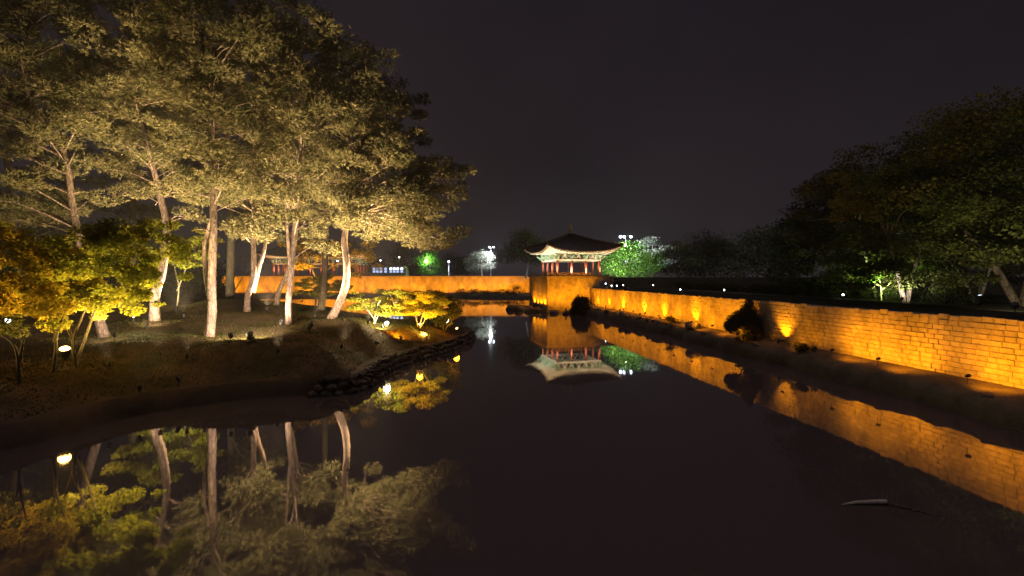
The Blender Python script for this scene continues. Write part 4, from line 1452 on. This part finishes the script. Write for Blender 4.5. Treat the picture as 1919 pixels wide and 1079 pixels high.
# ------------------------------------------------------------------ far park behind the walls
def post_lamp(pos, h, label, lens, col, watts, heads=1, group='street lamps in the far park'):
    root = thing('street_lamp', label, 'street lamp', pos, 0, group)
    mb = MB()
    mb.tube([(0, 0, -.2), (0, 0, h * .5), (0, 0, h)], [.11, .085, .06], 8)
    mb.lathe([(.2, 0), (.2, .3), (.12, .36)], 10)
    mb.build('pole', M_steel, root)
    if heads > 1:
        mb = MB()
        mb.beam((-1.0, 0, h + .26), (1.1, 0, h + .26), .07, .07)
        mb.build('crossbar', M_metal, root)
    for i in range(heads):
        x = 0 if heads == 1 else ([-.95, -.25, 1.05][i] if heads == 3 else (-.5, .9)[i])
        mb = MB()
        mb.lathe([(.10, .52), (.34, .40), (.36, .34)], 12, (x, 0, h - .15))
        hd = mb.build('lamp_head', M_metal, root)
        mb = MB()
        mb.lathe([(.08, 0), (.2, .06), (.24, .2), (.22, .33)], 12, (x, 0, h - .15))
        mb.build('lamp_globe', lens, hd, True)
    if watts:
        ld = bpy.data.lights.new('lamp_light', 'POINT')
        ld.energy = watts
        ld.color = col
        ld.shadow_soft_size = .3
        lo = bpy.data.objects.new('lamp_light', ld)
        COL.objects.link(lo)
        lo.parent = root
        lo.location = (0, -1.6, h - 2.2)
        lo.visible_camera = False
    return root


def ground5(x, d):
    return Vector(((x - 959.5) / FPX * d, d, 5.25))


hz = lambda y, d: EYE - (y - 520) / FPX * d - 5.25
post_lamp(ground5(920, 140), hz(463, 140), 'white twin lamp above the pale lit tree', M_lens_c, WHITE, 9000, 2)
post_lamp(ground5(841, 134), hz(490, 134), 'single white lamp on a pale pole at the far wall', M_lens_c, WHITE, 900, 1)
post_lamp(Vector(((1172 - 959.5) / FPX * 88, 88, 5.25)), hz(444, 88), 'tall post with three cold white floodlights right of the pavilion roof', M_lens_c, (.8, .95, 1), 12000, 3)
post_lamp(ground5(800, 145), hz(476, 145), 'green glowing lamp in the round green tree', M_lens_g, GREENISH, 5000, 1)
post_lamp(ground5(713, 150), hz(488, 150), 'small white lamp above the low lit building', M_lens_w, WHITE, 0, 1)
post_lamp(ground5(748, 152), hz(482, 152), 'dim lamp right of the small white one behind the building', M_lens_w, WHITE, 0, 1)
post_lamp(ground5(632, 137), hz(489, 137), 'small lamp at the right end of the distant pavilion', M_lens_w, WHITE, 0, 1)

# low building with bluish lit windows
bl = thing('low_building', 'low dark building with bluish lit windows beyond the far wall', 'building', ((728 - 959.5) / FPX * 146, 146, 5.25))
mb = MB()
mb.box((0, 2.5, 1.9), (11.0, 5, 3.8))
mb.build('wall', M_cap, bl)
mb = MB()
mb.box((0, 2.4, 3.9), (11.8, 5.8, 0.25))
mb.build('roof', M_tile, bl)
for i, x in enumerate([-4.6, -3.5, -2.4, -.9, .8, 1.9, 3.0, 4.3]):
    fr = MB()
    fr.box((x, -.05, 2.35), (1.0, .1, 1.9))
    f = fr.build('window_frame', M_metal, bl)
    for zz in (1.9, 2.8):
        pn = MB()
        pn.box((x, -.12, zz), (.82, .03, .74))
        pn.build('pane', M_window2 if i in (4, 5, 6, 7) and zz > 2 else M_window, f)

# trees in the far park
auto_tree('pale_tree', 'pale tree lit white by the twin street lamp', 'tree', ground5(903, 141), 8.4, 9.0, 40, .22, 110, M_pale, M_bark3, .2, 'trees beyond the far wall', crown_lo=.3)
auto_tree('dome_tree', 'large dark domed tree just left of the near pavilion', 'tree', ground5(985, 105), 10.5, 11.5, 60, .22, 110, M_olive, M_bark3, .28, 'trees beyond the far wall', crown_lo=.38)
auto_tree('round_tree', 'round tree lit bright green by the lamp inside it', 'tree', ground5(806, 146), 8.5, 9, 40, .22, 100, M_green, M_bark2, .2, 'trees beyond the far wall', crown_lo=.15)
b = ground5(1178, 84)
auto_tree('green_tree', 'bright green leafy tree right of the pavilion columns', 'tree', b, 6.2, 10.5, 60, .17, 130, M_green, M_bark2, .2, 'trees right of the pavilion', crown_lo=.12, flat=.6)
b = ground5(1222, 92)
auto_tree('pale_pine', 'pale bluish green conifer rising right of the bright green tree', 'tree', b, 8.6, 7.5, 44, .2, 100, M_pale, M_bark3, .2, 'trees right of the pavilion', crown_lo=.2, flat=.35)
auto_tree('olive_tree', 'dim olive tree to the right of the pale conifer', 'tree', ground5(1270, 96), 7.6, 9.5, 44, .2, 90, M_olive, M_bark2, .2, 'trees right of the pavilion', crown_lo=.15)
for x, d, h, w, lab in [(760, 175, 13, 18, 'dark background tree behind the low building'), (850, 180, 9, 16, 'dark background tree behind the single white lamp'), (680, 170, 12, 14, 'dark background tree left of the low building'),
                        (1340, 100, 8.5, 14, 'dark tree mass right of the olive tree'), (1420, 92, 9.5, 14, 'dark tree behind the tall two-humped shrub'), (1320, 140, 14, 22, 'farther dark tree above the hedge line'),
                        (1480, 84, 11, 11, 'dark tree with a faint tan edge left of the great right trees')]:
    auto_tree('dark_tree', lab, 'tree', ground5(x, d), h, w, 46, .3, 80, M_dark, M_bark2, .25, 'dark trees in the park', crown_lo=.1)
# low clipped hedge along the park path
hl = ['first clipped hedge block, nearest the pavilion, above the right wall', 'second clipped hedge block from the pavilion', 'third clipped hedge block from the pavilion', 'fourth clipped hedge block from the pavilion',
      'clipped hedge block above the wall before the tall two-humped shrub', 'clipped hedge block above the wall behind the tall two-humped shrub', 'clipped hedge block above the wall right of the two-humped shrub', 'nearest clipped hedge block, left of the V-shaped trunk']
for i, lab in enumerate(hl):
    y = 62 - i * 4.7
    p = wall_pt(y, -11.5, 3.5)
    cl = [(p.x + random.uniform(-.8, .8), p.y + random.uniform(-2.4, 2.4), p.z + random.uniform(.1, .75), random.uniform(.4, .6)) for _ in range(30)]
    broadleaf('hedge', lab, 'hedge', p, [], cl, .07, 130, M_dark, M_bark2, 'hedges behind the right wall', .8)

# big trees on the right
def spread_tree(label, x, d, h, w, trunk_r, forks, n_clump, per, mat, bark, leaf=.1, lo=.3, group='great trees behind the right wall', leanx=0):
    b = at(x, 520, d)
    b.z = 3.5
    stems = []
    clumps = []
    for k in range(forks):
        an = 2 * math.pi * k / forks + .5
        e1 = b + Vector((math.cos(an) * w * .10 + leanx * .3, math.sin(an) * w * .08, h * .22))
        e2 = e1 + Vector((math.cos(an) * w * .14 + leanx * .4, math.sin(an) * w * .12, h * .25))
        e3 = e2 + Vector((math.cos(an) * w * .10, math.sin(an) * w * .09, h * .14))
        stems.append(([b + Vector((math.cos(an) * .1, math.sin(an) * .1, -.2)), e1, e2, e3], trunk_r, trunk_r * .2))
        for q in range(4):
            a2 = an + random.uniform(-1.2, 1.2)
            e4 = e2 + Vector((math.cos(a2) * w * .25, math.sin(a2) * w * .22, h * random.uniform(.02, .16)))
            stems.append(([e1.lerp(e2, random.random()), e2.lerp(e4, .5) + Vector((0, 0, .3)), e4], trunk_r * .4, trunk_r * .08))
    for i in range(n_clump):
        an = random.uniform(0, 6.283)
        t = random.random()
        rr = w * .5 * math.sqrt(random.random()) * (1 - .55 * abs(t - .35) ** 1.2)
        clumps.append((b.x + math.cos(an) * rr + leanx, b.y + math.sin(an) * rr * .8, b.z + h * (lo + (1 - lo) * t * .95), w * random.uniform(.07, .13)))
    return broadleaf('spreading_tree', label, 'tree', b, stems, clumps, leaf, per, mat, bark, group, .45)


spread_tree('spreading tree with white lit V-shaped trunk and low green leaves', 1697, 30, 9.5, 10, .16, 2, 120, 230, M_olive2, M_bark, .10, .10)
spread_tree('great dark tree at the right edge with pale lit limbs', 1915, 27, 12, 14, .24, 3, 160, 230, M_olive2, M_bark, .10, .2)
spread_tree('smaller tree with several pale thin stems left of the right edge tree', 1832, 32, 8.5, 9, .12, 3, 90, 170, M_olive, M_bark3, .09, .2)
spread_tree('dark tree with slim lit trunk left of the V-shaped trunk', 1645, 36, 12, 13, .14, 2, 110, 170, M_olive, M_bark3, .11, .14)
spread_tree('broad dark tree at the left end of the great trees', 1570, 42, 11.5, 13, .2, 2, 120, 160, M_dark, M_bark2, .13, .06)
spread_tree('tall dark tree behind the great trees at the right', 1790, 44, 17, 17, .26, 3, 140, 170, M_dark, M_bark2, .14, .1)
spread_tree('tall dark tree beyond the right edge limbs', 1990, 38, 16, 17, .26, 3, 130, 170, M_dark, M_bark2, .14, .1)

maple('low bright green boughs left of the V-shaped trunk above the wall', (1652, 562), 33.5,
      [[(1652, 562), (1646, 530), (1640, 505)], [(1650, 545), (1690, 512), (1715, 503)], [(1648, 535), (1610, 515), (1590, 508)]],
      [(1556, 508), (1620, 492), (1700, 488), (1742, 506), (1700, 520), (1630, 528), (1570, 522)], 36, 110, (.25, .5), leaf=.075, br=.06, mat=M_green, bark=M_bark3, cat='tree', name='green_tree', group='great trees behind the right wall', depth=1.0, flat=.5)
# park lights behind the right wall
def park(x, y, d, h=.35):
    p = at(x, y, d)
    return Vector((p.x, p.y, 3.5 + h))


flood(park(1690, 560, 28.2), at(1703, 522, 30), (1, .97, .78), 1500, 75, 'small white lamp at the foot of the V-shaped trunk', 'w', .6, group='park lamps behind the right wall')
flood(park(1640, 560, 34.0), at(1640, 480, 36), (.78, 1, .30), 700, 90, 'small white lamp left of the V-shaped trunk', 'w', .6, group='park lamps behind the right wall')
flood(park(1835, 575, 23.0, .55), at(1850, 380, 25), (1, .88, .48), 650, 110, 'bright white ground floodlight above the wall near the right edge', 'c', 1.4, hood=False, group='park lamps behind the right wall', soft=.2)
flood(park(1902, 588, 22.0, .35), at(1893, 490, 27), (1, .86, .5), 800, 110, 'warm white ground lamp at the far right above the wall', 'w', 1.0, hood=False, group='park lamps behind the right wall')
p = at(1139, 521, 77)
flood((p.x, p.y, 5.6), at(1185, 492, 84), (.9, 1, .7), 9000, 120, 'small ground lamp in front of the bright green tree by the pavilion', 'w', .8, group='park lamps behind the right wall', soft=.2)
p = at(1655, 556, 31.8)
flood((p.x, p.y, 3.9), at(1650, 500, 33.5), (.75, 1, .25), 1900, 130, 'small lamp under the low bright green boughs', 'w', .5, group='park lamps behind the right wall')
for x, y, d, lab in [(1135, 532, 68, 'path light low beside the wall end'), (1146, 536, 66, 'first of the row of tiny path lights'), (1156, 536, 66, 'second of the row of tiny path lights'),
                     (1168, 535, 67, 'third of the row of tiny path lights'), (1224, 535, 66, 'single bright path light right of the tiny row'), (1275, 545, 52, 'path light put in for a pale car-like shape above the middle wall'), (1357, 546, 50, 'path light put in for a car-like shape above the wall left of the tall shrub'),  # last two are lamps added in place of likely parked cars
                     (1580, 562, 36, 'small cold path light below the great trees'), (1680, 552, 38, 'small cold path light left of the V-shaped trunk')]:
    p = at(x, y, d)
    root = thing('path_light', lab, 'path light', (p.x, p.y, 3.52 if d < 75 else 5.0), 0, 'path lights behind the right wall')
    h = max(.25, p.z - root.location.z)
    mb = MB()
    mb.tube([(0, 0, -.1), (0, 0, h)], [.05, .045], 8)
    mb.build('post', M_metal, root)
    mb = MB()
    mb.lathe([(.03, 0), (.06, .03), (.07, .08), (.04, .12)], 10, (0, 0, h))
    mb.build('globe', M_lens_c, root, True)

# driftwood in the water
p = at(1620, 945, 10.4)
dw = thing('driftwood', 'pale floating stick with a thin twig trailing in the dark water', 'driftwood', (p.x, p.y, 0))
mb = MB()
mb.tube([(-.52, -.02, .0), (-.2, 0, .035), (.2, .01, .045), (.5, 0, .06)], [.02, .04, .05, .055], 8, rough=.2)
mb.build('stick', M_bark3, dw, True)
mb = MB()
mb.tube([(.48, 0, .05), (.85, -.25, .02), (1.25, -.5, .0), (1.5, -.62, -.02)], [.022, .016, .012, .008], 6)
mb.build('twig', M_bark, dw, True)

# thin night mist over the pond
HAZE = 0.00030
if HAZE:
    mb = MB()
    mb.box((0, 325, 14.0), (1420, 1170, 33))
    hm_, hn, hl, hp = new_mat('mist')
    hn.remove(hp)
    pv = hn.new('ShaderNodeVolumePrincipled')
    pv.inputs['Color'].default_value = (0.9, 0.88, 0.88, 1)
    pv.inputs['Density'].default_value = HAZE
    hl.new(pv.outputs[0], [x for x in hn if x.type == 'OUTPUT_MATERIAL'][0].inputs['Volume'])
    hm_.cycles.homogeneous_volume = True
    tag(mb.build('haze', hm_), kind='stuff')
